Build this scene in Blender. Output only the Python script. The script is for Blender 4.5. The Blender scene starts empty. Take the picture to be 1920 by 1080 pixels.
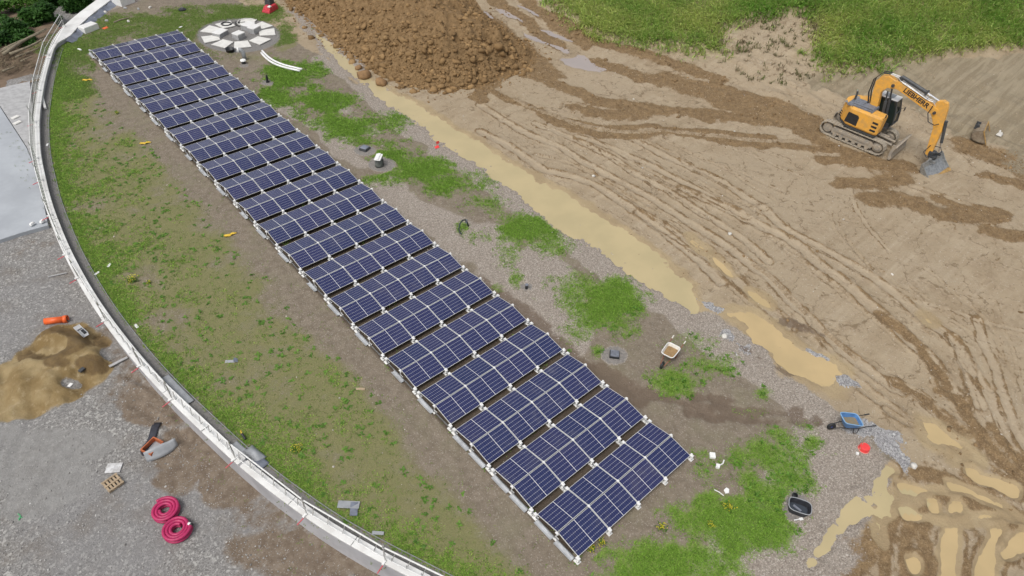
import bpy, bmesh, math, random
import numpy as np
from mathutils import Vector, Matrix
random.seed(7); RNG = np.random.default_rng(11)
R = math.radians
sc = bpy.context.scene
COL = sc.collection

# ------------------------------------------------------------------ camera
CAM = np.array([-10.665997897126198, -60.10626296947023, 24.919124682494935])
RV = np.array([2.2119389452723923, -0.8124323043620476, 0.423498356962355]); FPX = 1263.8978784326966
def rotm(w):
    th = np.linalg.norm(w); k = w/th
    K = np.array([[0,-k[2],k[1]],[k[2],0,-k[0]],[-k[1],k[0],0]])
    return np.eye(3)+np.sin(th)*K+(1-np.cos(th))*K@K
RM = rotm(RV)                                   # rows: right, down, forward
cd = bpy.data.cameras.new('camera'); cam = bpy.data.objects.new('camera', cd); COL.objects.link(cam)
cam.matrix_world = Matrix([[RM[0][0],-RM[1][0],-RM[2][0],CAM[0]],[RM[0][1],-RM[1][1],-RM[2][1],CAM[1]],[RM[0][2],-RM[1][2],-RM[2][2],CAM[2]],[0,0,0,1]])
cd.sensor_fit = 'HORIZONTAL'; cd.sensor_width = 36; cd.lens = FPX/1920*36; cd.clip_end = 2000; cd.clip_start = .5
sc.camera = cam
# ------------------------------------------------------------------ light
SUN_EL, SUN_AZ = R(60), R(262)                    # azimuth measured from +Y towards +X
w = bpy.data.worlds.new('World'); sc.world = w; w.use_nodes = True
nt = w.node_tree; bg = nt.nodes['Background']
sky = nt.nodes.new('ShaderNodeTexSky'); sky.sky_type = 'NISHITA'; sky.sun_disc = False
sky.sun_elevation = SUN_EL; sky.sun_rotation = SUN_AZ; sky.air_density = 1.0; sky.dust_density = 4.0; sky.ozone_density = 1.0
hs = nt.nodes.new('ShaderNodeHueSaturation'); hs.inputs['Saturation'].default_value = .32
nt.links.new(sky.outputs[0], hs.inputs['Color']); nt.links.new(hs.outputs[0], bg.inputs['Color']); bg.inputs['Strength'].default_value = .15
sl = bpy.data.lights.new('sun', 'SUN'); sl.energy = 1.35; sl.angle = R(22); sl.color = (1, .96, .9)
so = bpy.data.objects.new('sun', sl); COL.objects.link(so)
sd = Vector((math.sin(SUN_AZ)*math.cos(SUN_EL), math.cos(SUN_AZ)*math.cos(SUN_EL), math.sin(SUN_EL)))
so.rotation_euler = sd.to_track_quat('Z', 'Y').to_euler()
sc.view_settings.view_transform = 'Standard'; sc.view_settings.look = 'None'; sc.view_settings.gamma = 1
sc.view_settings.exposure = 0.05

# ------------------------------------------------------------------ noise
_T = [np.random.default_rng(s).random((256,256)) for s in range(8)]
def vnoise(x, y, seed=0):
    t = _T[seed % 8]; x = np.asarray(x)+seed*17.3; y = np.asarray(y)-seed*9.1
    xi = np.floor(x).astype(int); yi = np.floor(y).astype(int); fx = x-xi; fy = y-yi
    fx = fx*fx*(3-2*fx); fy = fy*fy*(3-2*fy); a = xi & 255; b = (xi+1) & 255; c = yi & 255; d = (yi+1) & 255
    return (t[a,c]*(1-fx)+t[b,c]*fx)*(1-fy)+(t[a,d]*(1-fx)+t[b,d]*fx)*fy
def fbm(x, y, s=1., o=4, seed=0):
    v = 0; am = 1; tot = 0
    for k in range(o):
        v = v+am*vnoise(x*s, y*s, seed+k); tot += am; am *= .5; s *= 2.03
    return v/tot
def sstep(a, b, x):
    t = np.clip((x-a)/(b-a), 0, 1); return t*t*(3-2*t)

# ------------------------------------------------------------------ where things stand
def ray(px, py): return RM.T@np.array([(px-960)/FPX, (py-540)/FPX, 1.])
def bp(px, py, z=0.):
    d = ray(px, py); return CAM+(z-CAM[2])/d[2]*d
CP = [(1100,430,0),(1300,585,0),(1300,300,.15),(1500,400,.35),(1606,260,.7),(1720,300,.6),(1760,330,.55),(1880,440,.6),(1700,600,.2),(1900,700,.25),
      (1900,1000,0),(1450,300,.4),(1450,220,.55),(1200,200,.3),(1100,110,.5),(1000,40,.7),(900,0,1.0),(1480,150,1.5),(1600,128,2.2),(1750,108,2.9),(1919,90,3.6),(1840,250,.95),
      (1919,200,2.0),(1700,200,1.25),(1550,190,.9),(1350,110,1.3),(1200,85,.95),(1060,50,.9),(1300,0,2.6),(1600,0,4.2),(1919,0,5.6),(1500,60,2.8),(1100,0,1.6),
      (1300,130,.6),(1400,160,.75),(1919,330,.8)]
_cx = np.array([bp(*c) for c in CP]+[(16,y,0) for y in (-60,-40,-20,0,20)]+[(20,-70,0),(40,-66,.3),(70,-60,3),(30,20,1.5),(60,10,4)])
def _U(r2): return np.where(r2 > 0, r2*np.log(np.maximum(r2,1e-9)), 0)
_n = len(_cx); _P = np.c_[np.ones(_n), _cx[:,:2]]
_K = _U(((_cx[:,None,:2]-_cx[None,:,:2])**2).sum(2))+np.eye(_n)*30
_A = np.block([[_K,_P],[_P.T,np.zeros((3,3))]]); _wt = np.linalg.solve(_A, np.r_[_cx[:,2],0,0,0])
def hb(x, y):
    x = np.asarray(x, float); y = np.asarray(y, float); sh = x.shape; xf = x.ravel(); yf = y.ravel(); out = _wt[_n]+_wt[_n+1]*xf+_wt[_n+2]*yf
    for i in range(_n): out = out+_wt[i]*_U((xf-_cx[i,0])**2+(yf-_cx[i,1])**2)
    return (np.clip(out,-.2,9)*sstep(15.5, 23, xf)).reshape(sh)
def at(px, py, dz=0.):
    z = 0.
    for _ in range(12):
        p = bp(px, py, z+dz); z = .5*z+.5*float(hb(p[0], p[1]))
    p = bp(px, py, z+dz); return np.array([p[0], p[1], z+dz])
def atl(pts): return np.array([at(*p)[:2] for p in pts])
# parapet curve (outer top edge), x as a function of y
_wy = np.array([-76,-68,-62.5,-59,-55.5,-52.5,-49.8,-47.7,-45.3,-42.6,-39.4,-36.2,-32.5,-28.4,-23.8,-18.7,-12.8,-7.7,-1.4,4.68,5.6,7.96,10.4,14,24])
_wx = np.array([13,6,1.6,-.9,-3.0,-4.4,-5.5,-6.2-.25,-7.15,-7.85,-8.4,-8.9,-9.25,-9.4,-9.25,-8.75,-7.75,-6.45,-4.3,-1.81,-1.27,.49,2.76,6.3,16.5])
def xw(y): return np.interp(y, _wy, _wx)
def xws(y):
    y = np.asarray(y, float); return (xw(y-1.6)+xw(y-.8)+xw(y)+xw(y+.8)+xw(y+1.6))/5
def yardz(x, y): return np.interp(y, [-60,-50,-44,-38,-32,-26,-18,-8,0,10], [-1.3,-1.15,-1.0,-.85,-.55,-.35,-.25,-.25,-.3,-.6])
def aty(px, py, dz=0.):
    z = -.5
    for _ in range(12):
        p = bp(px, py, z+dz); z = float(yardz(p[0], p[1]))
    p = bp(px, py, z+dz); return np.array([p[0], p[1], z+dz])

# ------------------------------------------------------------------ object helpers
def tag(o, label=None, cat=None, group=None, kind=None):
    if label: o['label'] = label
    if cat: o['category'] = cat
    if group: o['group'] = group
    if kind: o['kind'] = kind
    return o
def thing(name, label, cat, loc=(0,0,0), rz=0., group=None, scale=1.):
    o = bpy.data.objects.new(name, None); COL.objects.link(o); o.location = loc; o.rotation_euler = (0,0,rz); o.scale = (scale,)*3
    o.empty_display_size = .3
    return tag(o, label, cat, group)
def link(name, me, mat, parent=None, smooth=False):
    o = bpy.data.objects.new(name, me); COL.objects.link(o)
    if mat: me.materials.append(mat)
    if parent: o.parent = parent
    if smooth: me.shade_smooth()
    return o
def np_mesh(name, V, F, k=3):
    V = np.asarray(V, np.float32); F = np.asarray(F, np.int32)
    me = bpy.data.meshes.new(name); me.vertices.add(len(V)); me.vertices.foreach_set('co', V.ravel())
    me.loops.add(F.size); me.loops.foreach_set('vertex_index', F.ravel()); me.polygons.add(len(F))
    me.polygons.foreach_set('loop_start', np.arange(0, F.size, k, dtype=np.int32)); me.update(calc_edges=True); me.validate(); return me
def col_attr(me, name, C):
    C = np.asarray(C, np.float32)
    if C.shape[1] == 3: C = np.c_[C, np.ones(len(C), np.float32)]
    a = me.color_attributes.new(name, 'FLOAT_COLOR', 'POINT'); a.data.foreach_set('color', C.ravel().astype(np.float32))
class MB:
    def __init__(s): s.v = []; s.f = []
    def add(s, vs, fs, M=None):
        n = len(s.v)
        for p in vs: s.v.append(tuple(M@Vector(p)) if M is not None else tuple(p))
        for f in fs: s.f.append(tuple(i+n for i in f))
        return s
    def box(s, c, d, rz=0., M=None, taper=1.):
        x,y,z = d[0]/2,d[1]/2,d[2]/2
        vs = [(-x,-y,-z),(x,-y,-z),(x,y,-z),(-x,y,-z),(-x*taper,-y*taper,z),(x*taper,-y*taper,z),(x*taper,y*taper,z),(-x*taper,y*taper,z)]
        T = Matrix.Translation(c)@Matrix.Rotation(rz,4,'Z')
        if M is not None: T = Matrix.Translation(c)@M
        return s.add(vs, [(3,2,1,0),(4,5,6,7),(0,1,5,4),(1,2,6,5),(2,3,7,6),(3,0,4,7)], T)
    def tube(s, pts, r, n=8, closed=False, cap=True):
        pts = [Vector(p) for p in pts]; m = len(pts); rr = r if hasattr(r,'__len__') else [r]*m; b = len(s.v); up = None
        for i,p in enumerate(pts):
            if closed: d = pts[(i+1)%m]-pts[i-1]
            else: d = pts[min(i+1,m-1)]-pts[max(i-1,0)]
            d.normalize()
            if up is None: up = Vector((0,0,1)) if abs(d.z) < .9 else Vector((1,0,0))
            a = d.cross(up).normalized(); up = a.cross(d).normalized()
            for k in range(n):
                t = 2*math.pi*k/n; s.v.append(tuple(p+(a*math.cos(t)+up*math.sin(t))*rr[i]))
        for i in range(m if closed else m-1):
            j = (i+1)%m
            for k in range(n): s.f.append((b+i*n+k, b+i*n+(k+1)%n, b+j*n+(k+1)%n, b+j*n+k))
        if cap and not closed:
            s.f.append(tuple(b+k for k in range(n))[::-1]); s.f.append(tuple(b+(m-1)*n+k for k in range(n)))
        return s
    def lathe(s, prof, c=(0,0,0), n=20, M=None, sx=1., sy=1.):
        b = len(s.v); vs = []; fs = []
        for r,z in prof:
            for k in range(n):
                t = 2*math.pi*k/n; vs.append((r*math.cos(t)*sx, r*math.sin(t)*sy, z))
        for i in range(len(prof)-1):
            for k in range(n): fs.append((i*n+k, i*n+(k+1)%n, (i+1)*n+(k+1)%n, (i+1)*n+k))
        if prof[0][0] > 1e-4: fs.append(tuple(range(n))[::-1])
        if prof[-1][0] > 1e-4: fs.append(tuple((len(prof)-1)*n+k for k in range(n)))
        T = Matrix.Translation(c)
        if M is not None: T = T@M
        return s.add(vs, fs, T)
    def prism(s, poly, z0, z1, M=None):
        n = len(poly); vs = [(x,y,z0) for x,y in poly]+[(x,y,z1) for x,y in poly]
        ar = sum(poly[i][0]*poly[(i+1)%n][1]-poly[(i+1)%n][0]*poly[i][1] for i in range(n))
        fs = [tuple(range(n))[::-1], tuple(range(n,2*n))]+[(i,(i+1)%n,(i+1)%n+n,i+n) for i in range(n)]
        if ar < 0: fs = [f[::-1] for f in fs]
        return s.add(vs, fs, M)
    def profile_xz(s, poly, y0, y1):                 # polygon in the x-z plane, extruded along y
        M = Matrix(((1,0,0,0),(0,0,-1,0),(0,1,0,0),(0,0,0,1)))
        return s.prism(poly, -y1, -y0, M)
    def sheet(s, rows):
        b = len(s.v); m = len(rows[0])
        for r in rows: s.v.extend([tuple(p) for p in r])
        for i in range(len(rows)-1):
            for j in range(m-1): s.f.append((b+i*m+j, b+i*m+j+1, b+(i+1)*m+j+1, b+(i+1)*m+j))
        return s
    def build(s, name, mat, parent=None, smooth=False, bevel=0., solid=0.):
        me = bpy.data.meshes.new(name); me.from_pydata(s.v, [], s.f); me.update()
        o = link(name, me, mat, parent, smooth)
        if solid: md = o.modifiers.new('s','SOLIDIFY'); md.thickness = solid; md.offset = 0
        if bevel:
            md = o.modifiers.new('b','BEVEL'); md.width = bevel; md.segments = 2; md.limit_method = 'ANGLE'; md.angle_limit = R(40)
        return o
def copy_tree(o, parent=None):
    c = o.copy(); COL.objects.link(c); c.parent = parent
    for ch in list(o.children): copy_tree(ch, c)
    return c

# ------------------------------------------------------------------ materials
def nodes(name):
    m = bpy.data.materials.new(name); m.use_nodes = True; t = m.node_tree; return m, t, t.nodes['Principled BSDF']
class NT:
    def __init__(s, t): s.t = t
    def n(s, ty, **k):
        x = s.t.nodes.new(ty)
        for a,b in k.items(): setattr(x, a, b)
        return x
    def put(s, sock, v):
        if isinstance(v, bpy.types.NodeSocket): s.t.links.new(v, sock)
        else: sock.default_value = v
    def math(s, op, a, b=0., clamp=False):
        x = s.n('ShaderNodeMath', operation=op, use_clamp=clamp); s.put(x.inputs[0], a); s.put(x.inputs[1], b); return x.outputs[0]
    def mix(s, f, a, b):
        x = s.n('ShaderNodeMix', data_type='RGBA'); s.put(x.inputs[0], f)
        for i,v in ((6,a),(7,b)): s.put(x.inputs[i], (*v,1) if isinstance(v, tuple) and len(v) == 3 else v)
        return x.outputs[2]
    def noise(s, vec, scale, det=4., rough=.6, dist=0.):
        x = s.n('ShaderNodeTexNoise'); s.put(x.inputs['Vector'], vec); x.inputs['Scale'].default_value = scale; x.inputs['Detail'].default_value = det
        x.inputs['Roughness'].default_value = rough; x.inputs['Distortion'].default_value = dist; return x.outputs[0]
    def voro(s, vec, scale, feat='F1', out=0):
        x = s.n('ShaderNodeTexVoronoi', feature=feat); s.put(x.inputs['Vector'], vec); x.inputs['Scale'].default_value = scale; return x.outputs[out]
    def ramp(s, f, a, b):
        x = s.n('ShaderNodeMapRange', interpolation_type='SMOOTHSTEP'); s.put(x.inputs[0], f); s.put(x.inputs[1], a); s.put(x.inputs[2], b); return x.outputs[0]
    def bump(s, h, st, d, nrm=None):
        x = s.n('ShaderNodeBump'); s.put(x.inputs['Height'], h); x.inputs['Strength'].default_value = st; x.inputs['Distance'].default_value = d
        if nrm is not None: s.t.links.new(nrm, x.inputs['Normal'])
        return x.outputs[0]
def simple(name, c, rough=.6, metal=0., var=.0, vscale=6., c2=None, bump=0., bscale=30., coat=0.):
    m, t, b = nodes(name); q = NT(t); b.inputs['Roughness'].default_value = rough; b.inputs['Metallic'].default_value = metal
    if coat: b.inputs['Coat Weight'].default_value = coat
    tc = q.n('ShaderNodeTexCoord').outputs['Object']
    if var or c2:
        f = q.ramp(q.noise(tc, vscale, 5, .65), .35, .68)
        c2 = c2 or tuple(x*(1-var) for x in c)
        q.put(b.inputs['Base Color'], q.mix(f, c, c2))
    else: b.inputs['Base Color'].default_value = (*c,1)
    if bump: q.put(b.inputs['Normal'], q.bump(q.noise(tc, bscale, 4), bump, .02))
    return m
M = {}
M['alu'] = simple('brushed_aluminium', (.62,.62,.61), .38, .85, .25, 5)
M['frame'] = simple('panel_frame', (.70,.70,.68), .45, .2, .1, 4)
M['white_al'] = simple('white_coated_metal', (.78,.78,.76), .45, 0, .12, 3)
M['tray'] = simple('galvanised_tray', (.56,.575,.59), .5, .25, .25, 2.5)
M['wall_white'] = simple('white_coping', (.75,.75,.73), .55, 0, .0, .9, (.62,.61,.585))
M['wall_face'] = simple('concrete_face', (.46,.455,.47), .75, 0, .22, .8, bump=.1)
M['membrane'] = simple('grey_membrane', (.16,.165,.175), .7, 0, .3, 3)
M['slab'] = simple('pale_concrete_slab', (.70,.69,.65), .8, 0, .14, 2, bump=.08)
M['slab_side'] = simple('grey_concrete', (.42,.42,.42), .85, 0, .25, 3)
M['black'] = simple('black_plastic', (.022,.024,.027), .5, 0, .4, 8)
M['dkgrey'] = simple('dark_grey_metal', (.075,.08,.085), .5, .2, .4, 6)
M['yellow'] = simple('machine_yellow', (.78,.39,.055), .5, 0, .0, 3.5, (.58,.32,.09), coat=.1)
M['mudsteel'] = simple('mud_caked_steel', (.26,.235,.20), .8, 0, 0, 5, (.40,.33,.24), bump=.4, bscale=12)
M['tread'] = simple('dusty_track_shoe', (.44,.385,.30), .8, 0, 0, 9, (.25,.22,.18))
M['hood'] = simple('slate_grey_paint', (.19,.205,.24), .5, 0, .35, 5)
M['glass_dk'] = simple('tinted_cab_glass', (.018,.028,.026), .08, 0, 0)
M['steel'] = simple('worn_steel', (.40,.41,.41), .4, .6, .35, 6)
M['chrome'] = simple('chrome_rod', (.75,.75,.76), .2, .9)
M['cutting'] = simple('ochre_worn_edge', (.44,.27,.09), .6, 0, .4, 6)
M['orange'] = simple('orange_pvc', (.80,.13,.025), .4, 0, .15, 3)
M['red_hose'] = simple('magenta_red_hose', (.45,.022,.11), .42, 0, .2, 5)
M['red'] = simple('red_plastic', (.80,.06,.06), .45, 0, .12, 4)
M['redpost'] = simple('red_clamp_paint', (.55,.08,.10), .5, 0, .2, 9)
M['blue'] = simple('blue_tray_paint', (.10,.24,.50), .45, 0, .3, 3)
M['cream'] = simple('cream_tray_paint', (.72,.69,.62), .5, 0, .2, 3)
M['rust'] = simple('rusty_red_steel', (.30,.11,.07), .7, 0, .4, 12)
M['sand'] = simple('wet_sand', (.34,.22,.10), .8, 0, .3, 6, bump=.3)
M['timber'] = simple('raw_timber', (.42,.32,.21), .8, 0, .3, 5)
M['branch'] = simple('weathered_branch', (.27,.23,.16), .85, 0, .4, 3)
M['foam'] = simple('white_foam', (.80,.80,.78), .8, 0, .1, 6)
M['whitepipe'] = simple('white_plastic_pipe', (.80,.80,.79), .4, 0, .08, 4)
M['cloth'] = simple('yellow_cloth', (.74,.50,.06), .85, 0, .3, 6)
M['sheet'] = simple('grey_plastic_sheet', (.34,.355,.37), .5, 0, .2, 2)
M['tub'] = simple('dark_grey_rubber', (.035,.037,.045), .6, 0, .4, 6)
M['stone'] = simple('white_stone', (.62,.60,.55), .8, 0, .3, 5)
M['dkstrip'] = simple('dark_rubber_strip', (.035,.037,.05), .55, 0, .35, 5)
M['bluegrey'] = simple('blue_grey_film', (.20,.22,.27), .5, 0, .4, 1.5)

def tint_mat(name, rough=.8, transl=0., var=.0, bump=0., spec=.5):
    m, t, b = nodes(name); q = NT(t); a = q.n('ShaderNodeAttribute', attribute_name='tint')
    q.put(b.inputs['Base Color'], a.outputs['Color']); b.inputs['Roughness'].default_value = rough; b.inputs['Specular IOR Level'].default_value = spec
    if bump:
        g = q.n('ShaderNodeNewGeometry').outputs['Position']; q.put(b.inputs['Normal'], q.bump(q.noise(g, 14, 4), bump, .05))
    if transl:
        tr = q.n('ShaderNodeBsdfTranslucent'); q.put(tr.inputs['Color'], a.outputs['Color']); ms = q.n('ShaderNodeMixShader'); ms.inputs[0].default_value = transl
        o = t.nodes['Material Output']; t.links.new(b.outputs[0], ms.inputs[1]); t.links.new(tr.outputs[0], ms.inputs[2]); t.links.new(ms.outputs[0], o.inputs['Surface'])
    return m
M['leaf'] = tint_mat('leaf_blades', .6, .35, spec=.3); M['clod'] = tint_mat('soil_clods', .85, bump=.5, spec=.3)

def ground_mat():
    m, t, b = nodes('site_ground'); q = NT(t); P = q.n('ShaderNodeNewGeometry').outputs['Position']
    A = q.n('ShaderNodeAttribute', attribute_name='ma'); B = q.n('ShaderNodeAttribute', attribute_name='mb'); C = q.n('ShaderNodeAttribute', attribute_name='mc')
    def sep(x):
        s = q.n('ShaderNodeSeparateColor'); t.links.new(x.outputs['Color'], s.inputs[0]); return s.outputs
    a = sep(A); b2 = sep(B); c = sep(C)
    nf = q.noise(P, 2.3, 6, .68); nm = q.noise(P, .55, 5, .6); ns = q.noise(P, 9, 4, .65); nl = q.noise(P, .13, 3, .5)
    jit = q.math('SUBTRACT', q.math('ADD', q.math('MULTIPLY', nf, .7), q.math('MULTIPLY', ns, .5)), .6)
    def msk(s, k=1.1, lo=.36, hi=.64): return q.ramp(q.math('ADD', s, q.math('MULTIPLY', q.math('MULTIPLY', jit, k), q.math('MULTIPLY', s, 4., True))), lo, hi)
    vcell = q.n('ShaderNodeTexVoronoi'); q.put(vcell.inputs['Vector'], P); vcell.inputs['Scale'].default_value = 24
    vbig = q.n('ShaderNodeTexVoronoi'); q.put(vbig.inputs['Vector'], P); vbig.inputs['Scale'].default_value = 8
    peb = q.n('ShaderNodeSeparateColor'); t.links.new(vcell.outputs['Color'], peb.inputs[0])
    peb2 = q.n('ShaderNodeSeparateColor'); t.links.new(vbig.outputs['Color'], peb2.inputs[0])
    # dried clay
    mud = q.mix(q.ramp(nm, .3, .7), (.385,.31,.212), (.31,.24,.155)); mud = q.mix(q.ramp(nl, .35, .65), mud, (.355,.285,.195))
    mp = q.n('ShaderNodeMapping'); t.links.new(P, mp.inputs[0]); mp.inputs['Rotation'].default_value = (0,0,R(74)); mp.inputs['Scale'].default_value = (.16,2.2,1)
    st = q.noise(mp.outputs[0], 1.0, 5, .6, .6)
    sm = q.ramp(q.noise(P, .09, 2, .5), .62, .40)
    mud = q.mix(q.math('MULTIPLY', q.ramp(st, .50, .66), q.math('MULTIPLY', sm, .32)), mud, (.25,.185,.115)); mud = q.mix(q.math('MULTIPLY', q.ramp(st, .46, .34), q.math('MULTIPLY', sm, .4)), mud, (.44,.365,.265))
    mud = q.mix(q.math('MULTIPLY', q.ramp(q.noise(P, .8, 6, .7, 1.5), .56, .62), .45), mud, (.255,.19,.12))
    wn_ = q.n('ShaderNodeTexNoise'); t.links.new(P, wn_.inputs['Vector']); wn_.inputs['Scale'].default_value = .9; wn_.inputs['Detail'].default_value = 4
    va = q.n('ShaderNodeVectorMath', operation='MULTIPLY_ADD'); t.links.new(wn_.outputs['Color'], va.inputs[0]); va.inputs[1].default_value = (2.4,2.4,0); t.links.new(P, va.inputs[2])
    crk = q.voro(va.outputs[0], .33, 'DISTANCE_TO_EDGE'); crk2 = q.voro(va.outputs[0], 1.1, 'DISTANCE_TO_EDGE')
    mud = q.mix(q.math('MULTIPLY', q.ramp(crk, .022, .006), q.math('MULTIPLY', q.ramp(nf, .4, .6), .75)), mud, (.17,.12,.07)); mud = q.mix(q.math('MULTIPLY', q.ramp(crk2, .035, .01), q.math('MULTIPLY', q.ramp(nm, .5, .65), .45)), mud, (.20,.145,.09))
    mud = q.mix(q.math('MULTIPLY', q.ramp(nf, .54, .72), .6), mud, (.215,.155,.092))
    mud = q.mix(q.math('MULTIPLY', q.ramp(peb.outputs[0], .975, .99), .6), mud, (.52,.47,.40))
    E_ = q.n('ShaderNodeAttribute', attribute_name='me'); mud = q.mix(q.math('MULTIPLY', msk(sep(E_)[0], 1.1), .38), mud, (.43,.355,.255))
    # fresh churned clay
    fr = q.mix(q.ramp(nf, .35, .65), (.24,.16,.08), (.155,.10,.05)); fr = q.mix(q.math('MULTIPLY', q.ramp(ns, .5, .7), .6), fr, (.31,.22,.12))
    fr = q.mix(q.math('MULTIPLY', q.ramp(peb.outputs[1], .72, .9), .5), fr, (.34,.25,.145)); fr = q.mix(q.math('MULTIPLY', q.ramp(peb.outputs[2], .75, .9), .5), fr, (.11,.072,.038))
    col = q.mix(msk(a[2], 1.5, .22, .74), mud, fr)
    D_ = q.n('ShaderNodeAttribute', attribute_name='md'); dd = sep(D_)
    bk = q.mix(q.ramp(st, .4, .6), (.285,.24,.165), (.215,.175,.115)); bk = q.mix(q.math('MULTIPLY', q.ramp(ns, .55, .7), .5), bk, (.36,.31,.23)); col = q.mix(q.math('MULTIPLY', msk(dd[0], .9), .9), col, bk)
    wm = q.mix(q.ramp(nm, .35, .65), (.40,.31,.18), (.33,.25,.145)); col = q.mix(q.math('MULTIPLY', q.ramp(q.math('ADD', dd[1], q.math('MULTIPLY', jit, q.math('MULTIPLY', dd[1], 1.))), .15, .7), .85), col, wm)
    # spoil
    sp = q.mix(q.ramp(nf, .35, .65), (.255,.165,.08), (.175,.11,.05)); col = q.mix(msk(b2[0]), col, sp)
    # roof substrate
    soil = q.mix(q.ramp(nf, .35, .66), (.235,.195,.148), (.175,.142,.105)); soil = q.mix(q.math('MULTIPLY', q.ramp(peb.outputs[1], .88, .95), .6), soil, (.36,.32,.27))
    soil = q.mix(q.math('MULTIPLY', q.ramp(nm, .45, .7), .5), soil, (.215,.195,.125))
    col = q.mix(msk(a[0], .7), col, soil)
    # pebbly strip
    gr = q.mix(q.ramp(ns, .35, .65), (.335,.29,.245), (.235,.20,.165)); gr = q.mix(q.math('MULTIPLY', q.ramp(peb.outputs[2], .7, .9), .75), gr, (.46,.42,.365))
    gr = q.mix(q.math('MULTIPLY', q.ramp(peb.outputs[0], .8, .95), .5), gr, (.14,.11,.09))
    col = q.mix(msk(a[1]), col, gr)
    # blue grey crushed stone
    cs = q.mix(peb2.outputs[0], (.25,.245,.25), (.42,.415,.41)); cs = q.mix(q.ramp(peb.outputs[1], .6, .9), cs, (.19,.18,.18)); col = q.mix(msk(b2[2]), col, cs)
    # wet brown track; then damp soil and panel shade painted under the array
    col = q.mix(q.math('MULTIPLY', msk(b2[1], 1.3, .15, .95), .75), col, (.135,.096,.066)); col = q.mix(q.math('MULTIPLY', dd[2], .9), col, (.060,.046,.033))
    # lawn and ground cover
    g1 = q.mix(q.ramp(nf, .3, .7), (.15,.24,.035), (.20,.30,.05)); g1 = q.mix(q.math('MULTIPLY', q.ramp(ns, .5, .75), .5), g1, (.10,.15,.03))
    col = q.mix(q.math('MULTIPLY', msk(c[0], 1.3, .12, .95), .82), col, g1)
    g2 = q.mix(q.ramp(nf, .3, .7), (.168,.178,.062), (.21,.20,.085)); col = q.mix(q.math('MULTIPLY', msk(c[1], 1.2, .2, .95), .85), col, g2)
    # grey membrane strip and gravel rings
    col = q.mix(msk(c[2], .15), col, q.mix(q.ramp(ns, .3, .7), (.245,.235,.222), (.175,.168,.16)))
    q.put(b.inputs['Base Color'], col)
    wet = q.math('MAXIMUM', q.math('MULTIPLY', b2[1], .35), q.math('MULTIPLY', a[2], .12))
    q.put(b.inputs['Roughness'], q.math('SUBTRACT', .88, wet)); b.inputs['Specular IOR Level'].default_value = .3
    hgt = q.math('ADD', q.math('MULTIPLY', nf, .8), q.math('MULTIPLY', ns, .45)); hgt = q.math('ADD', hgt, q.math('MULTIPLY', peb.outputs[0], .26))
    q.put(b.inputs['Normal'], q.bump(hgt, .75, .09))
    return m
M['ground'] = ground_mat()

def yard_mat():
    m, t, b = nodes('yard_gravel'); q = NT(t); P = q.n('ShaderNodeNewGeometry').outputs['Position']
    A = q.n('ShaderNodeAttribute', attribute_name='ma'); s = q.n('ShaderNodeSeparateColor'); t.links.new(A.outputs['Color'], s.inputs[0]); a = s.outputs
    B2 = q.n('ShaderNodeAttribute', attribute_name='mb'); s2 = q.n('ShaderNodeSeparateColor'); t.links.new(B2.outputs['Color'], s2.inputs[0]); sep2 = s2.outputs
    nf = q.noise(P, 2.6, 6, .7); nm = q.noise(P, .5, 5, .62); ns = q.noise(P, 11, 4, .65); nl = q.noise(P, .16, 3, .55)
    jit = q.math('SUBTRACT', q.math('ADD', q.math('MULTIPLY', nf, .6), q.math('MULTIPLY', nm, .4)), .5)
    def msk(x, k=1.2): return q.ramp(q.math('ADD', x, q.math('MULTIPLY', jit, k)), .35, .65)
    v = q.n('ShaderNodeTexVoronoi'); q.put(v.inputs['Vector'], P); v.inputs['Scale'].default_value = 19; pe = q.n('ShaderNodeSeparateColor'); t.links.new(v.outputs['Color'], pe.inputs[0])
    v2 = q.n('ShaderNodeTexVoronoi'); q.put(v2.inputs['Vector'], P); v2.inputs['Scale'].default_value = 11; pe2 = q.n('ShaderNodeSeparateColor'); t.links.new(v2.outputs['Color'], pe2.inputs[0])
    g = q.mix(pe.outputs[0], (.175,.168,.16), (.295,.285,.27)); g = q.mix(q.math('MULTIPLY', q.ramp(pe2.outputs[0], .75, .95), .7), g, (.47,.46,.43))
    g = q.mix(q.math('MULTIPLY', q.ramp(pe.outputs[1], .75, .95), .6), g, (.095,.088,.082))
    g = q.mix(q.math('MULTIPLY', q.ramp(nl, .4, .62), .5), g, (.225,.22,.22)); g = q.mix(q.math('MULTIPLY', q.ramp(nm, .48, .72), .6), g, (.165,.142,.118))
    fine = q.mix(q.ramp(nf, .3, .7), (.285,.28,.268), (.215,.208,.198)); g = q.mix(q.math('MULTIPLY', msk(a[2]), .8), g, fine)
    br = q.mix(q.ramp(nf, .32, .66), (.225,.18,.135), (.145,.11,.08)); br = q.mix(q.math('MULTIPLY', q.ramp(pe.outputs[2], .92, .98), .5), br, (.34,.30,.26))
    g = q.mix(msk(a[0]), g, br)
    sa = q.mix(q.ramp(nm, .35, .65), (.315,.24,.125), (.20,.135,.055)); sa = q.mix(q.ramp(nf, .5, .75), sa, (.37,.295,.175)); g = q.mix(msk(a[1], .7), g, sa)
    g = q.mix(q.math('MULTIPLY', q.ramp(q.math('ADD', sep2[0], q.math('MULTIPLY', jit, q.math('MULTIPLY', sep2[0], 1.6, True))), .2, .75), .85), g, q.mix(q.ramp(nf,.35,.65), (.15,.098,.042), (.105,.068,.032)))
    q.put(b.inputs['Base Color'], g); b.inputs['Roughness'].default_value = .88; b.inputs['Specular IOR Level'].default_value = .3
    h = q.math('ADD', q.math('MULTIPLY', nf, .6), q.math('ADD', q.math('MULTIPLY', ns, .4), q.math('MULTIPLY', pe.outputs[0], .3)))
    q.put(b.inputs['Normal'], q.bump(h, .7, .07)); return m
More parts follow.
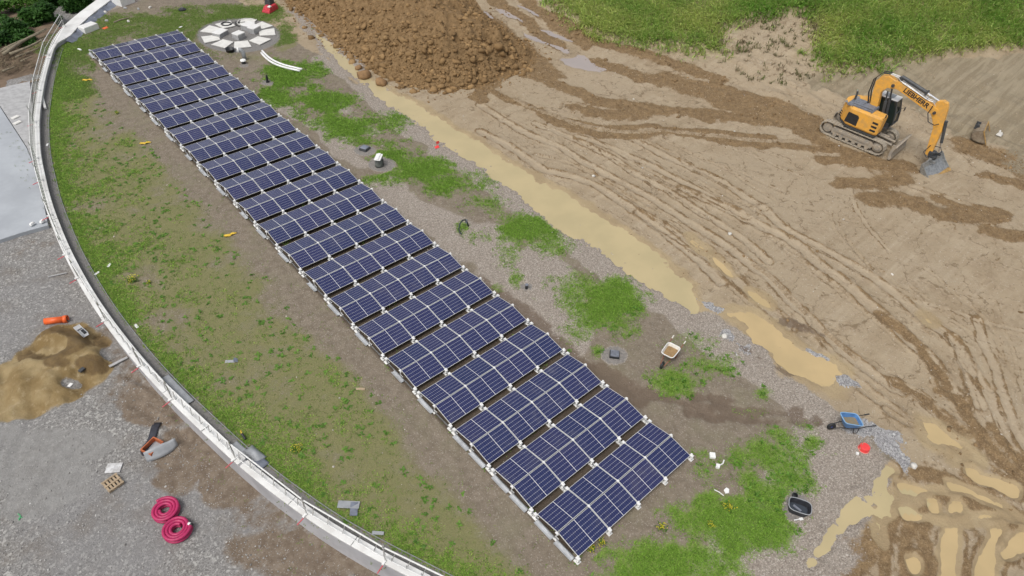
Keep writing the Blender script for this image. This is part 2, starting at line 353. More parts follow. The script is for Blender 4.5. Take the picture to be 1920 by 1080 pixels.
M['yard'] = yard_mat()

def water_mat(name, c, c2, rough=.06):
    m, t, b = nodes(name); q = NT(t); P = q.n('ShaderNodeNewGeometry').outputs['Position']
    q.put(b.inputs['Base Color'], q.mix(q.ramp(q.noise(P, .35, 4, .55), .35, .68), c, c2)); b.inputs['Roughness'].default_value = rough; b.inputs['IOR'].default_value = 1.33
    q.put(b.inputs['Normal'], q.bump(q.noise(P, 3, 2), .03, .02)); return m
M['water'] = water_mat('silty_water', (.47,.385,.22), (.42,.35,.20)); M['water2'] = water_mat('ochre_puddle', (.50,.375,.20), (.44,.335,.18))
M['water3'] = water_mat('grey_puddle', (.33,.29,.27), (.36,.31,.28), .04)

def glass_mat():
    m, t, b = nodes('solar_cells'); q = NT(t); O = q.n('ShaderNodeTexCoord').outputs['Object']; s = q.n('ShaderNodeSeparateXYZ'); t.links.new(O, s.inputs[0]); x, y, z = s.outputs
    ax = q.math('ABSOLUTE', x)
    cx = q.math('DIVIDE', q.math('SUBTRACT', ax, .011), .0925); cy = q.math('DIVIDE', q.math('ADD', y, .5535), .1845)
    fx = q.math('ABSOLUTE', q.math('SUBTRACT', q.math('FRACT', cx), .5)); fy = q.math('ABSOLUTE', q.math('SUBTRACT', q.math('FRACT', cy), .5))
    lx = q.math('GREATER_THAN', fx, .5-.025); ly = q.math('GREATER_THAN', fy, .5-.030)
    dia = q.math('GREATER_THAN', q.math('ADD', q.math('MULTIPLY', q.math('SUBTRACT', fx, .5), .5), q.math('SUBTRACT', fy, .5)), -.085)
    mid = q.math('LESS_THAN', ax, .010); edge = q.math('GREATER_THAN', ax, .8435)
    oi = q.n('ShaderNodeObjectInfo'); nz = q.noise(O, 3.0, 3)
    cell = q.mix(oi.outputs['Random'], (.012,.019,.072), (.022,.023,.080)); cell = q.mix(q.math('MULTIPLY', nz, .35), cell, (.024,.034,.115))
    fc = q.n('ShaderNodeTexWhiteNoise', noise_dimensions='2D'); cv = q.n('ShaderNodeCombineXYZ'); q.put(cv.inputs[0], q.math('FLOOR', q.math('DIVIDE', x, .0925))); q.put(cv.inputs[1], q.math('FLOOR', cy)); t.links.new(cv.outputs[0], fc.inputs[0])
    cell = q.mix(q.math('MULTIPLY', fc.outputs[0], .3), cell, (.034,.043,.125))
    cell = q.mix(q.math('GREATER_THAN', q.math('ABSOLUTE', y), .5535), cell, (.05,.05,.07)); c = q.mix(q.math('MULTIPLY', lx, .24), cell, (.5,.5,.55)); c = q.mix(q.math('MULTIPLY', ly, .5), c, (.5,.5,.56)); c = q.mix(q.math('MULTIPLY', dia, .65), c, (.58,.58,.63))
    c = q.mix(q.math('MULTIPLY', q.ramp(q.noise(q.n('ShaderNodeNewGeometry').outputs['Position'], .7, 5, .7), .5, .8), .16), c, (.30,.28,.25)); c = q.mix(mid, c, (.72,.72,.72)); c = q.mix(edge, c, (.45,.46,.48)); q.put(b.inputs['Base Color'], c)
    b.inputs['Roughness'].default_value = .12; b.inputs['IOR'].default_value = 1.45; return m
M['cells'] = glass_mat()
M['concrete'] = simple('blue_grey_concrete', (.40,.425,.45), .7, 0, 0, .35, (.33,.35,.375), bump=.05)
M['soil_far'] = simple('brown_forest_soil', (.19,.135,.09), .9, 0, 0, 1.5, (.12,.085,.055), bump=.5, bscale=4)

# ------------------------------------------------------------------ terrain: traced marks, as lines on the ground
def seg_dist(X, Y, pts, reach):
    D = np.full(X.shape, 1e9); S = np.zeros(X.shape); pts = np.asarray(pts)
    mk = (X > pts[:,0].min()-reach) & (X < pts[:,0].max()+reach) & (Y > pts[:,1].min()-reach) & (Y < pts[:,1].max()+reach)
    if not mk.any(): return D, S
    x = X[mk]; y = Y[mk]; d = np.full(x.shape, 1e9); ss = np.zeros(x.shape); acc = 0
    for p, r in zip(pts[:-1], pts[1:]):
        e = r-p; L2 = e@e+1e-9; t = np.clip(((x-p[0])*e[0]+(y-p[1])*e[1])/L2, 0, 1)
        k = np.hypot(x-p[0]-t*e[0], y-p[1]-t*e[1]); g = k < d; d[g] = k[g]; ss[g] = acc+t[g]*math.sqrt(L2); acc += math.sqrt(L2)
    D[mk] = d; S[mk] = ss; return D, S
def inside(X, Y, poly):
    poly = np.asarray(poly); r = np.zeros(X.shape, bool)
    mk = (X > poly[:,0].min()) & (X < poly[:,0].max()) & (Y > poly[:,1].min()) & (Y < poly[:,1].max())
    if not mk.any(): return r
    x = X[mk]; y = Y[mk]; c = np.zeros(x.shape, bool); n = len(poly)
    for i in range(n):
        x1,y1 = poly[i]; x2,y2 = poly[(i+1)%n]
        if y1 == y2: continue
        c ^= ((y1 > y) != (y2 > y)) & (x < (x2-x1)*(y-y1)/(y2-y1)+x1)
    r[mk] = c; return r
def sdf(X, Y, poly, reach=3.):
    poly = np.asarray(poly); D,_ = seg_dist(X, Y, np.vstack([poly, poly[:1]]), reach); return np.where(inside(X, Y, poly), -D, D)
def smooth_line(pts, n=4):
    p = np.asarray(pts, float)
    if len(p) < 3: return p
    q = np.vstack([2*p[0]-p[1], p, 2*p[-1]-p[-2]]); out = []
    for i in range(1, len(q)-2):
        for k in range(n):
            t = k/n; a,b,c,d = q[i-1],q[i],q[i+1],q[i+2]
            out.append(.5*((2*b)+(-a+c)*t+(2*a-5*b+4*c-d)*t*t+(-a+3*b-3*c+d)*t**3))
    out.append(q[-2]); return np.array(out)
def zm(ox, oy, s, pts): return [(ox+x/s, oy+y/s) for x,y in pts]

FRESH = [  # (line, width m)
 ([(992,141),(1046,160),(1087,174),(1121,189),(1160,195),(1212,201),(1262,208),(1325,214),(1367,219),(1408,226),(1471,233),(1512,241),(1540,250)], 1.25),
 ([(1083,201),(1119,213),(1150,215),(1192,214),(1233,208),(1285,210),(1325,222)], 1.3),
 ([(925,172),(945,184),(985,196),(1010,210)], .5), ([(1010,208),(1025,220),(1050,233),(1087,245),(1130,252),(1160,254),(1202,254),(1244,248),(1296,253),(1346,262),(1408,272),(1450,270),(1512,279),(1560,280)], .75),
 ([(1060,226),(1100,234),(1140,240),(1180,240),(1208,238),(1230,236),(1245,243),(1300,246),(1346,248),(1400,255),(1450,258)], .6),
 ([(1115,115),(1135,124),(1171,133),(1202,145),(1254,156),(1300,166)], 1.5), ([(1250,150),(1294,165),(1346,180),(1390,196),(1450,214),(1505,230),(1540,240)], 2.3), ([(1346,190),(1410,212),(1470,226)], 1.6),
 ([(1250,150),(1330,160),(1400,180),(1460,195),(1530,225)], 1.0),
 ([(870,10),(930,55),(985,100),(1030,140)], 2.2), ([(930,0),(990,45),(1050,88)], 1.3), ([(985,0),(1040,45),(1100,85)], 1.2), ([(1040,30),(1110,75),(1200,100),(1290,130),(1350,150)], 1.2),
 ([(1590,300),(1640,308),(1700,312)], 1.5), ([(1580,345),(1640,345),(1690,330)], 1.4), ([(1632,372),(1700,375),(1760,400),(1820,405),(1874,404)], 1.5), ([(1760,372),(1800,388),(1850,396)], .8),
 ([(1850,430),(1890,440),(1930,445)], 1.1), ([(1815,275),(1850,290),(1890,300),(1925,320)], 2.2), ([(1850,330),(1890,340),(1925,350)], 1.0),
 ([(1500,245),(1560,275),(1640,300)], 1.0), ([(1540,300),(1600,300)], .8),
 ([(900,175),(920,160),(940,140)], 1.2), ([(890,180),(905,186)], .9),
 ([(1770,735),(1800,755),(1822,790),(1845,822),(1875,862),(1925,905)], .55), ([(1860,800),(1895,850),(1925,880)], .4), ([(1683,722),(1730,747),(1763,780),(1812,815)], .3),
 ([(1649,590),(1687,617),(1718,646),(1745,683),(1776,725)], .45),
 ([(1655,980),(1625,1020),(1600,1060),(1585,1090)], 1.0), ([(1575,1010),(1555,1035),(1535,1060)], .7), ([(1686,950),(1672,985),(1660,1020),(1657,1085)], .22), ([(1700,990),(1697,1040),(1700,1090)], .28), ([(1732,990),(1735,1040),(1738,1090)], .3),
 ([(1730,886),(1790,905),(1850,935),(1890,960),(1925,972)], .5), ([(1800,930),(1840,945),(1880,955)], .6), ([(1590,1090),(1560,1075),(1520,1090)], 1.0), ([(1715,885),(1722,892)],.35),
 ([(1500,470),(1560,560),(1600,620)], .0)]
LINES = [  # (line, half width m, depth m)
 ([(900,197),(962,237),(1014,262),(1050,276),(1087,301),(1117,317),(1160,341),(1220,372),(1280,410),(1330,440),(1373,470),(1410,500),(1447,527),(1487,570),(1513,593),(1547,630),(1580,657),(1613,683),(1647,710),(1690,735)], .24, .07),
 ([(1280,355),(1330,377),(1380,400),(1430,427),(1480,450),(1530,493),(1580,530),(1630,573),(1663,600),(1713,647),(1747,680),(1770,717),(1800,752)], .30, .11),
 ([(1430,390),(1467,427),(1513,453),(1563,480),(1613,507),(1663,540),(1697,567),(1730,597),(1763,620),(1797,653),(1813,693),(1820,720),(1835,760)], .26, .08),
 ([(1083,257),(1108,264),(1150,280),(1181,295),(1223,312),(1254,330),(1300,352),(1350,380),(1400,405)], .22, .06),
 ([(1187,262),(1212,274),(1244,291),(1275,305),(1300,316),(1346,337),(1367,352),(1430,390)], .24, .07),
 ([(1004,232),(1046,249),(1077,262),(1129,287),(1160,305),(1192,328),(1240,352),(1300,390),(1350,420),(1400,455),(1440,490)], .22, .06),
 ([(900,247),(942,268),(983,295),(1017,318),(1056,328),(1108,345),(1180,390),(1250,440),(1300,480),(1350,530)], .26, .09),
 ([(1200,400),(1280,450),(1313,473),(1347,495),(1380,527),(1420,560),(1450,585),(1480,612)], .30, .10),
 ([(1785,631),(1805,662),(1820,692),(1841,721),(1870,775),(1890,830),(1922,880)], .22, .08), ([(1832,600),(1845,650),(1862,683),(1872,719),(1895,790),(1922,840)], .2, .07),
 ([(1700,560),(1780,581),(1832,600),(1880,612),(1925,622)], .12, .04), ([(1680,720),(1730,747),(1763,780),(1810,813),(1850,850),(1920,905)], .25, .08),
 ([(1346,270),(1408,290),(1470,318),(1500,330)], .10, .03), ([(1600,370),(1606,395),(1640,440),(1668,472)], .12, .04), ([(1340,480),(1400,540),(1460,600)], .3,.07),
 ([(1700,380),(1760,420),(1790,433)], .1,.03), ([(1710,350),(1760,365),(1800,380),(1870,400)], .2,.06), ([(1600,408),(1560,415),(1520,418)], .1,.03), ([(1788,425),(1745,435),(1725,445)], .1, .03),
 ([(1000,200),(1050,215),(1080,225)], .2,.04), ([(1030,255),(1090,290),(1150,325)], .1,.03), ([(940,215),(1010,250),(1050,270)], .12,.03),([(1860,420),(1872,470),(1860,490)],.1,.03),
 ([(1500,620),(1560,680),(1640,745),(1700,790)],.28,.06),([(1660,770),(1730,815),(1780,850)],.22,.05)]
_r = random.Random(5)
for base_, wdt, dep in list(LINES)[:14]:
    for _ in range(3):
        ox, oy = _r.uniform(-75,75), _r.uniform(-38,38); n_ = len(base_); a0 = _r.randint(0, max(0,n_-5)); b0 = min(n_, a0+_r.randint(4,9)); jx = _r.uniform(-.06,.06)
        L_ = [(x+ox+jx*(y-base_[a0][1]), y+oy) for x,y in base_[a0:b0]]
        if len(L_) > 2 and min(y-(.72*x-470) for x,y in L_) < 1e9 and all((x-900)*.62+270 > y-60 or x > 1350 for x,y in L_): LINES.append((L_, _r.uniform(.05,.13), _r.uniform(.02,.045)))
TREADS = [([(962,184),(994,201),(1025,213),(1058,224),(1098,236),(1140,244),(1171,248),(1208,247),(1240,246),(1290,250),(1325,254),(1387,260),(1450,265),(1500,262)], .55),
          ([(1160,306),(1215,330),(1270,358)], .3), ([(1300,318),(1340,338),(1367,352)], .35), ([(1513,590),(1485,562),(1447,522),(1410,494)], .3), ([(1707,590),(1730,612),(1752,632)], .35),
          ([(1100,200),(1060,190),(1050,205)], .3),([(1545,618),(1580,650),(1610,676)],.3)]
z6 = lambda pts: zm(1520, 855, 4.8, pts)
WATER = [  # polygons (px), material, reach
 ('water', [(588,60),(618,98),(640,122),(665,142),(690,161),(730,197),(780,231),(827,267),(873,294),(923,330),(960,354),(1000,388),(1040,423),(1080,443),(1117,464),(1150,489),(1187,517),(1237,548),(1280,573),(1306,588),(1312,576),(1298,545),(1280,518),(1258,498),(1213,460),(1160,424),(1107,391),(1070,372),(1040,354),(1000,333),(977,320),(933,291),(890,263),(840,234),(790,201),(750,180),(707,156),(662,120),(640,100),(615,75)]),
 ('water2', [(1362,588),(1395,583),(1420,592),(1445,604),(1462,625),(1490,645),(1530,668),(1575,690),(1566,712),(1568,735),(1535,722),(1500,706),(1465,680),(1432,652),(1408,632),(1400,605)]),
 ('water2', [(1735,792),(1755,795),(1785,820),(1815,838),(1826,858),(1800,852),(1765,835),(1740,818)]),
 ('water3', [(1052,108),(1060,100),(1058,93),(1072,90),(1084,97),(1097,101),(1110,115),(1122,123),(1134,128),(1129,134),(1106,132),(1081,128),(1060,121)]),
 ('water3', [(975,55),(990,62),(1010,68),(1035,77),(1060,92),(1058,97),(1040,88),(1015,80),(992,72)]),
 ('water3', [(928,12),(945,14),(958,22),(970,30),(983,40),(978,43),(958,33),(940,24)]), ('water3', [(965,4),(985,10),(1005,22),(1016,30),(1008,32),(990,20)]), ('water3', [(901,16),(912,19),(926,33),(920,36),(907,26)]), ('water3', [(1005,50),(1035,57),(1070,72),(1072,77),(1045,70),(1022,60)]),
 ('water', z6([(690,100),(740,110),(735,170),(690,240),(690,310),(720,360),(740,330),(850,345),(980,380),(1000,400),(960,450),(900,470),(830,440),(770,460),(700,540),(640,600),(640,680),(660,800),(600,760),(560,640),(480,560),(350,620),(250,700),(180,800),(90,900),(40,980),(-30,985),(30,900),(110,770),(200,640),(290,520),(380,420),(440,370),(530,350),(545,290),(600,220),(650,150)])),
 ('water2', z6([(795,250),(860,255),(930,270),(1010,290),(1110,290),(1190,300),(1300,330),(1290,350),(1180,335),(1080,335),(980,345),(890,325),(820,300)])),
 ('water2', z6([(1235,240),(1320,255),(1420,285),(1510,330),(1620,370),(1730,420),(1800,500),(1910,560),(1910,600),(1780,560),(1700,470),(1620,430),(1500,380),(1400,330),(1280,295)])),
 ('water2', z6([(830,490),(920,490),(1000,520),(1100,535),(1250,545),(1400,530),(1560,520),(1700,540),(1750,565),(1700,590),(1500,600),(1380,610),(1250,625),(1150,610),(1050,575),(930,565),(860,560)])),
 ('water2', z6([(1215,640),(1330,640),(1320,760),(1305,900),(1300,1010),(1310,1130),(1180,1130),(1185,1000),(1190,880),(1205,760)])),
 ('water2', z6([(1610,650),(1740,635),(1740,700),(1710,780),(1700,900),(1650,1000),(1640,1120),(1500,1120),(1530,960),(1570,840),(1640,730)])),
 ('water2', z6([(1790,790),(1850,730),(1940,700),(1960,830),(1850,860),(1760,910)])), ('water2', z6([(1245,420),(1360,420),(1360,480),(1300,495),(1240,490)])), ('water2', z6([(1075,395),(1130,400),(1150,480),(1095,490)])),
 ('water2', z6([(1425,120),(1480,130),(1520,180),(1640,205),(1750,230),(1860,270),(1850,350),(1760,330),(1640,260),(1520,225),(1430,180)])), ('water2', z6([(885,940),(960,930),(970,1010),(920,1030)])),
  ('water2', zm(1280,360,3,[(40,250),(110,300),(130,330),(60,285)])), ('water2', zm(1280,360,3,[(180,370),(230,410),(285,470),(240,455),(200,410)])), ('water2', zm(1280,360,3,[(370,555),(440,580),(500,640),(470,630),(410,600)])),
 ('water2', [(1738,592),(1748,600),(1743,603),(1734,595)]),
]
WATER = [(m, smooth_line(np.vstack([atl(p), atl(p)[:1]]), 3)[:-1]) for m, p in WATER]
def blob_fn(b):
    px, py, rx, ry, s = b; c = at(px, py)[:2]; u = at(px+rx, py)[:2]-c; v = at(px, py+ry)[:2]-c
    J = np.linalg.inv(np.c_[u, v]); return c, J, s, max(np.linalg.norm(u), np.linalg.norm(v))*1.6
GRASS = [(540,140,62,28,1),(600,188,62,26,.95),(520,178,40,20,.85),(660,232,70,24,.9),(735,285,50,22,.95),(790,318,62,26,1),(715,335,45,11,.8),(836,350,48,24,1),(850,340,70,26,.6),(905,380,50,20,.5),(985,430,50,30,.95),(1035,462,34,20,.6),(900,440,36,14,.35),
 (1150,572,54,44,1.25),(1100,600,36,30,.7),(1085,545,46,38,.6),(1122,655,16,13,1),(1280,712,46,26,.9),(1320,690,60,22,.7),(1430,738,20,12,.85),(1280,640,60,18,.35),(968,520,14,16,.6),(955,475,24,30,.4),(930,540,12,8,.5),(735,222,40,14,.6),(690,265,36,14,.7),(840,420,18,10,.0),
 (1440,850,90,44,.95),(1460,815,44,24,.8),(1520,835,22,18,.9),(1370,965,112,66,1.35),(1260,1045,115,54,1.3),(1420,930,60,40,1.2),(1480,885,50,52,.95),(1500,850,46,30,.7),(1335,880,44,40,.6),(1320,850,30,22,.6),(1400,900,40,40,.7),(1180,1075,60,22,.9),(1120,1035,28,24,.75),(1230,960,20,12,.4),(1255,905,20,10,.4),(868,426,13,11,.9),(1420,770,40,10,.3),(1180,620,40,30,.5),(700,180,40,10,.0),(760,340,50,10,.5)]
LAWN = [(300,45,130,26,.8),(420,36,120,28,.95),(180,95,110,30,.75),(490,24,60,18,.8),(540,70,22,36,.9),(390,95,70,26,.35),(420,60,90,40,.5),(480,112,60,14,.5)]
PEB = [([(560,20),(600,70),(650,118),(720,185),(800,250),(880,310),(960,368),(1040,425),(1120,480),(1200,535),(1280,590),(1340,625),(1420,680)], 1.5), ([(600,110),(680,175),(760,240),(850,305)], .8), ([(840,470),(900,450),(960,520),(1020,560),(1060,620)], 2.2), ([(720,350),(780,400),(840,430)], 2.0), ([(1010,480),(1050,540)],1.6),
 ([(1350,640),(1440,710),(1530,770)], 1.6), ([(1560,860),(1500,960),(1420,1050)], 3.0), ([(1500,1000),(1440,1090)], 3.), ([(1420,1000),(1370,1085)], 2.2), ([(1600,880),(1560,960)], 2.), ([(640,200),(700,250)], 1.0),([(500,190),(560,215)],.8),([(590,235),(640,270),(680,310)],1.2)]
STONEY = [([(1604,800),(1640,815),(1680,836)], .75), ([(1690,850),(1705,868)], .45), ([(1305,558),(1340,578)], .3), ([(1358,625),(1385,645),(1410,666)], .35), ([(1515,655),(1542,670)], .4), ([(1560,702),(1595,716)], .35)]
WETT = [([(935,548),(990,590),(1040,640),(1100,690),(1150,720),(1200,745)], .95), ([(1130,690),(1180,722),(1260,752),(1340,765),(1420,772),(1500,778)], .7), ([(1290,775),(1360,782),(1440,790),(1530,785)], .55), ([(1310,745),(1380,752)], .4), ([(905,520),(940,555)], .6), ([(1470,604),(1500,612),(1535,632)], .5), ([(1390,650),(1440,680),(1480,705)],.35)]
RING = [(448,65,78,34),(502,155,13,6),(457,122,9,4.5),(684,282,22,11),(716,308,27,15),(987,538,13,8),(1152,666,26,19),(1493,950,26,30),(1490,930,14,12)]

# ---- heap of spoil
HEAP = np.array([(18.6,24),(18.4,10),(18.2,3),(17.1,-5),(16.9,-9),(16.8,-14),(17.2,-17.5),(18.6,-20.0),(21,-21.4),(24,-21.9),(27.5,-21.6),(29.3,-20),(29.6,-16),(30.5,-12),(32,-6),(36,2),(42,24)], float)
def heap_h(x, y):
    d = -sdf(x, y, HEAP, 30.); dn = d+(fbm(x, y, .35, 3, 2)-.5)*2.4*sstep(0, 2, d)
    h = 4.6*(1-np.exp(-np.clip(dn,0,None)*.19))
    return np.where(d > -.3, h+(fbm(x, y, 1.1, 6, 4)-.5)*1.5*sstep(-.2,1.5,d)+(np.abs(fbm(x,y,2.6,3,1)-.5))*.5*sstep(-.2,1,d), 0)

# ---- the sheet itself
def ramp_axis(parts):
    out = []
    for a, b, d in parts: out.append(np.arange(a, b-1e-6, d))
    return np.concatenate(out+[[parts[-1][1]]])
gx = ramp_axis([(-10,13,.15),(13,28,.1),(28,52,.125),(52,110,.45)]); gy = ramp_axis([(-74,-66,.3),(-66,-42,.1),(-42,-14,.125),(-14,8,.2),(8,50,.6)])
X, Y = np.meshgrid(gx, gy, indexing='ij'); Z = hb(X, Y); ZB = Z.copy()
Mfresh = np.zeros(X.shape); Mgrass = np.zeros(X.shape); Mlawn = np.zeros(X.shape); Mpeb = np.zeros(X.shape); Mst = np.zeros(X.shape); Mwetshade = np.zeros(X.shape); Mstrip = np.zeros(X.shape); Mspoil = np.zeros(X.shape)
nb = fbm(X, Y, .5, 4, 1)-.5; nd = fbm(X, Y, 1.6, 4, 3)-.5; nf = fbm(X, Y, 4.5, 3, 5)-.5
ex = xws(Y); edge_d = X-ex                                              # metres inside the parapet's outer edge
onroof = sstep(15.2, 13.9, X+nb*1.6)
MZ = atl([(1668,862),(1700,862),(1780,800),(1990,700),(1990,1140),(1470,1140),(1520,1060),(1565,1005),(1610,950),(1640,905)])
onroof *= sstep(-.5, .35, sdf(X, Y, MZ, 3.)+nd*.7)
for p, wd in FRESH:
    if wd <= 0: continue
    D,_ = seg_dist(X, Y, smooth_line(atl(p)), wd+2); Mfresh = np.maximum(Mfresh, sstep(wd*.72+.2, wd*.28, D+nd*.9*min(1,wd)))
Mpale = np.zeros(X.shape)
for li_, (p, hw, dp) in enumerate(LINES):
    dp = dp*(.6 if li_ < 14 else .7)
    D,S = seg_dist(X, Y, smooth_line(atl(p)), 2.5); D = np.abs(D+nd*.13+nf*.14); k = .75+.5*vnoise(S*.8, S*0+3, 2)
    Z -= dp*k*sstep(hw*1.3, hw*.5, D); Z += dp*.75*k*np.exp(-((D-hw*1.6)/(hw*.45))**2)*(.5+1.1*vnoise(X*3,Y*3,4))
    if li_ < 14: Mpale = np.maximum(Mpale, k*sstep(hw*1.5,hw*.8,D+nf*.15))
    Mfresh = np.maximum(Mfresh, ((.38+.22*k) if li_ > 13 else (.50+.28*k))*np.exp(-((D-hw*1.45)/(hw*.35))**2)*(.45+vnoise(X*2.2,Y*2.2,6)))
for p, wd in PEB:
    D,_ = seg_dist(X, Y, smooth_line(atl(p)), wd+2); Mpeb = np.maximum(Mpeb, sstep(wd*1.1, wd*.35, D+nb*2.2))
for p, wd in STONEY:
    D,_ = seg_dist(X, Y, smooth_line(atl(p)), wd+2); Mst = np.maximum(Mst, sstep(wd, wd*.3, D+nd*1.4))
for p, wd in WETT:
    D,_ = seg_dist(X, Y, smooth_line(atl(p)), wd+2); mm = sstep(wd*.75, wd*.25, D+nd*.8); Mwetshade = np.maximum(Mwetshade, mm); Z -= .05*mm*onroof
for bl in GRASS+LAWN:
    c, J, s, rr = blob_fn(bl)
    mk = (np.abs(X-c[0]) < rr*1.5) & (np.abs(Y-c[1]) < rr*1.5)
    u = J[0,0]*(X[mk]-c[0])+J[0,1]*(Y[mk]-c[1]); v = J[1,0]*(X[mk]-c[0])+J[1,1]*(Y[mk]-c[1]); q = np.hypot(u, v)
    val = s*sstep(1.6, .15, q+nb[mk]*1.6+nd[mk]*1.1+nf[mk]*.5)
    T = Mgrass if bl in GRASS else Mlawn
    T[mk] = np.maximum(T[mk], val)
# planted left side of the roof: dense along the kerb, thin in the middle, bare beside the panels
gd = edge_d-.95
left = (X < 0.2)*onroof*(Y < 8)
bare = sstep(2.0, .2, np.abs(X+.7)*(X < 1.2)+(X >= 1.2)*9+nb*1.2)*(Y < 1.5)
den = 1.0*np.exp(-np.clip(gd,0,9)/1.1)-.02+1.1*nb+.75*nd+.5*nf
Mgrass = np.maximum(Mgrass, np.clip(den,0,1)*left*(1-bare)*(gd > 0))
Mlawn = np.maximum(Mlawn, np.clip(.92+1.4*nb+.6*nd+.5*sstep(-9,3,Y)+.25*sstep(-40,-53,Y),0,1)*left*(1-bare)*(gd > 0))
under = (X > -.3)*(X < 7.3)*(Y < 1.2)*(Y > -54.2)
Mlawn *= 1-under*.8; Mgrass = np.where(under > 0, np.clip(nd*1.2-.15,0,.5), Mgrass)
ua = (X > -.15)*(X < 7.1)*(Y < 1.1)*(Y > -53.6)*1.; Mwetshade = np.maximum(Mwetshade, ua*(.75+.5*nd))  # soil under the array: damp, plus shade between the rows painted in
for px, py, rx, ry in RING:
    c, J, s, rr = blob_fn((px,py,rx,ry,1)); mk = (np.abs(X-c[0]) < rr*1.5) & (np.abs(Y-c[1]) < rr*1.5)
    u = J[0,0]*(X[mk]-c[0])+J[0,1]*(Y[mk]-c[1]); v = J[1,0]*(X[mk]-c[0])+J[1,1]*(Y[mk]-c[1]); q = sstep(1.08, .92, np.hypot(u,v))
    if px == 448: Mstrip[mk] = np.maximum(Mstrip[mk], q*.9)
    else: Mpeb[mk] = np.maximum(Mpeb[mk], q*.8); Mstrip[mk] = np.maximum(Mstrip[mk], q*.55)
    Mgrass[mk] *= 1-q; Mlawn[mk] *= 1-q
# building rubble at the far left corner, beyond the lawn
rub = sstep(7.5, 9.5, Y-.25*X+nb*2)*(X < 17)*1.; Mpeb = np.maximum(Mpeb, rub); Mgrass *= 1-rub; Mlawn *= 1-rub
Mstrip = np.maximum(Mstrip, (edge_d < .86)*(Y < 3.8)*1.)
# bank and meadow
MED = np.array(list(atl([(1030,-8),(1062,22),(1100,58),(1150,74),(1200,82),(1260,84),(1300,92),(1345,100),(1350,80),(1350,55),(1400,38),(1480,22),(1530,22),(1528,60),(1525,100),(1540,130),(1600,126),(1680,115),(1750,107),(1830,98),(1925,88)]))+[(108,-46),(108,45),(52,45)])
dm = sdf(X, Y, MED, 6.); Mmed = sstep(.5, -.4, dm+nd*.9)
Z += .42*sstep(.35, -.35, dm+nd*.5)
lip = atl([(1540,128),(1600,126),(1680,115),(1750,107),(1830,98),(1925,88)])
# rough ground
mudside = 1-onroof
Z += mudside*(nb*.10+nd*.05+nf*.02)*sstep(15,17,X)+onroof*(nd*.03+nf*.015)
Z += Mfresh*mudside*(np.abs(nf)*.20+nd*.16+.02)
sdm = sdf(X, Y, MZ, 3.); Mfresh = np.maximum(Mfresh, np.clip(.36+nd*1.7+nf*.9,0,.85)*sstep(.2,-.6,sdm+nd)*(X < 19)*(Y < -59.5+.4*(X-15)))
Z += (np.abs(nd)*.35+np.abs(nf)*.12)*sstep(.2,-.8,sdm)*(Y < -59.5+.4*(X-15))*(X < 19)
D,_ = seg_dist(X, Y, atl([(1480,150),(1700,180),(1925,230)]), 12); slope = sstep(9, 3, D)*(X > 38)
BK = atl([(1475,152),(1540,132),(1600,128),(1680,117),(1750,109),(1830,100),(1990,84),(1990,370),(1900,320),(1850,268),(1790,252),(1740,225),(1660,200),(1590,175),(1520,165)]); Mbank = sstep(.8,-1.5,sdf(X,Y,BK,6.)+nb*2.5+nd)
Mshore = np.zeros(X.shape)
Z += slope*(fbm(X*1.4, Y*.45, .9, 4, 6)-.5)*.5
# puddles
for pi_, (mname, poly) in enumerate(WATER):
    sd_ = sdf(X, Y, poly, 2.); lv = float(np.median(hb(poly[:,0], poly[:,1])))-.02; wgt = sstep(1.6, .15, sd_)
    Z = Z*(1-wgt)+(lv+(Z-ZB)*.35)*wgt; am = np.clip(np.sqrt(abs(np.sum(poly[:,0]*np.roll(poly[:,1],-1)-np.roll(poly[:,0],-1)*poly[:,1]))/2)/5,.18,1); kk = sstep(.20, -.16, sd_+(nd*.75+nf*.5)*am); Z = Z-(.20 if 9 < pi_ < len(WATER)-4 else .085)*kk+kk*(vnoise(X*1.7,Y*.28,3)-.52)*.10*(pi_ < 3)+kk*(nd*.28+nf*.12)*(pi_ == 9)
    if 8 < pi_ < len(WATER)-4:
        bm_ = np.exp(-((sd_-.30+nd*.25)/.085)**2)*np.clip(.35+1.6*vnoise(X*2.3,Y*2.3,5)-.4,0,1.2); Z = Z+.13*bm_*(X < 24); Mfresh = np.maximum(Mfresh, np.clip(bm_,0,.85)); Mshk = 1-np.clip(bm_*1.2,0,.9)
    else: Mshk = 1.
    mg = .95 if pi_ < 3 else .42 if pi_ < len(WATER)-4 else .7; Mshore = np.maximum(Mshore, Mshk*sstep(mg,.05,sd_+(nd*.7+nb*.8)*mg)*(mname != 'water3'))
    Mgrass *= 1-kk; Mwetshade = np.maximum(Mwetshade, .35*sstep(.4,.1,sd_+nd*.3)*(mname == 'water3'))
hp_d = sdf(X, Y, HEAP, 3.); Mspoil = np.maximum(Mspoil, sstep(.9, -.3, hp_d+nd*1.2))
Mfresh = np.clip(Mfresh*mudside, 0, 1); Mpeb = Mpeb*1.
Msoil = np.clip(onroof, 0, 1)
keep = (X > ex+.2)
def face_grid(keepv, shape):
    I = np.arange(shape[0]*shape[1]).reshape(shape); k = keepv[:-1,:-1] & keepv[1:,:-1] & keepv[1:,1:] & keepv[:-1,1:]
    return np.stack([I[:-1,:-1][k], I[1:,:-1][k], I[1:,1:][k], I[:-1,1:][k]], 1)
F = face_grid(keep, X.shape)
me = np_mesh('ground', np.stack([X.ravel(), Y.ravel(), Z.ravel()],1), F, 4)
MA = np.stack([Msoil.ravel(), Mpeb.ravel(), Mfresh.ravel()],1); MBm = np.stack([Mspoil.ravel(), Mwetshade.ravel(), Mst.ravel()],1); MC = np.stack([np.clip(Mgrass,0,1).ravel(), np.clip(np.maximum(Mlawn, Mmed*.9),0,1).ravel(), Mstrip.ravel()],1)
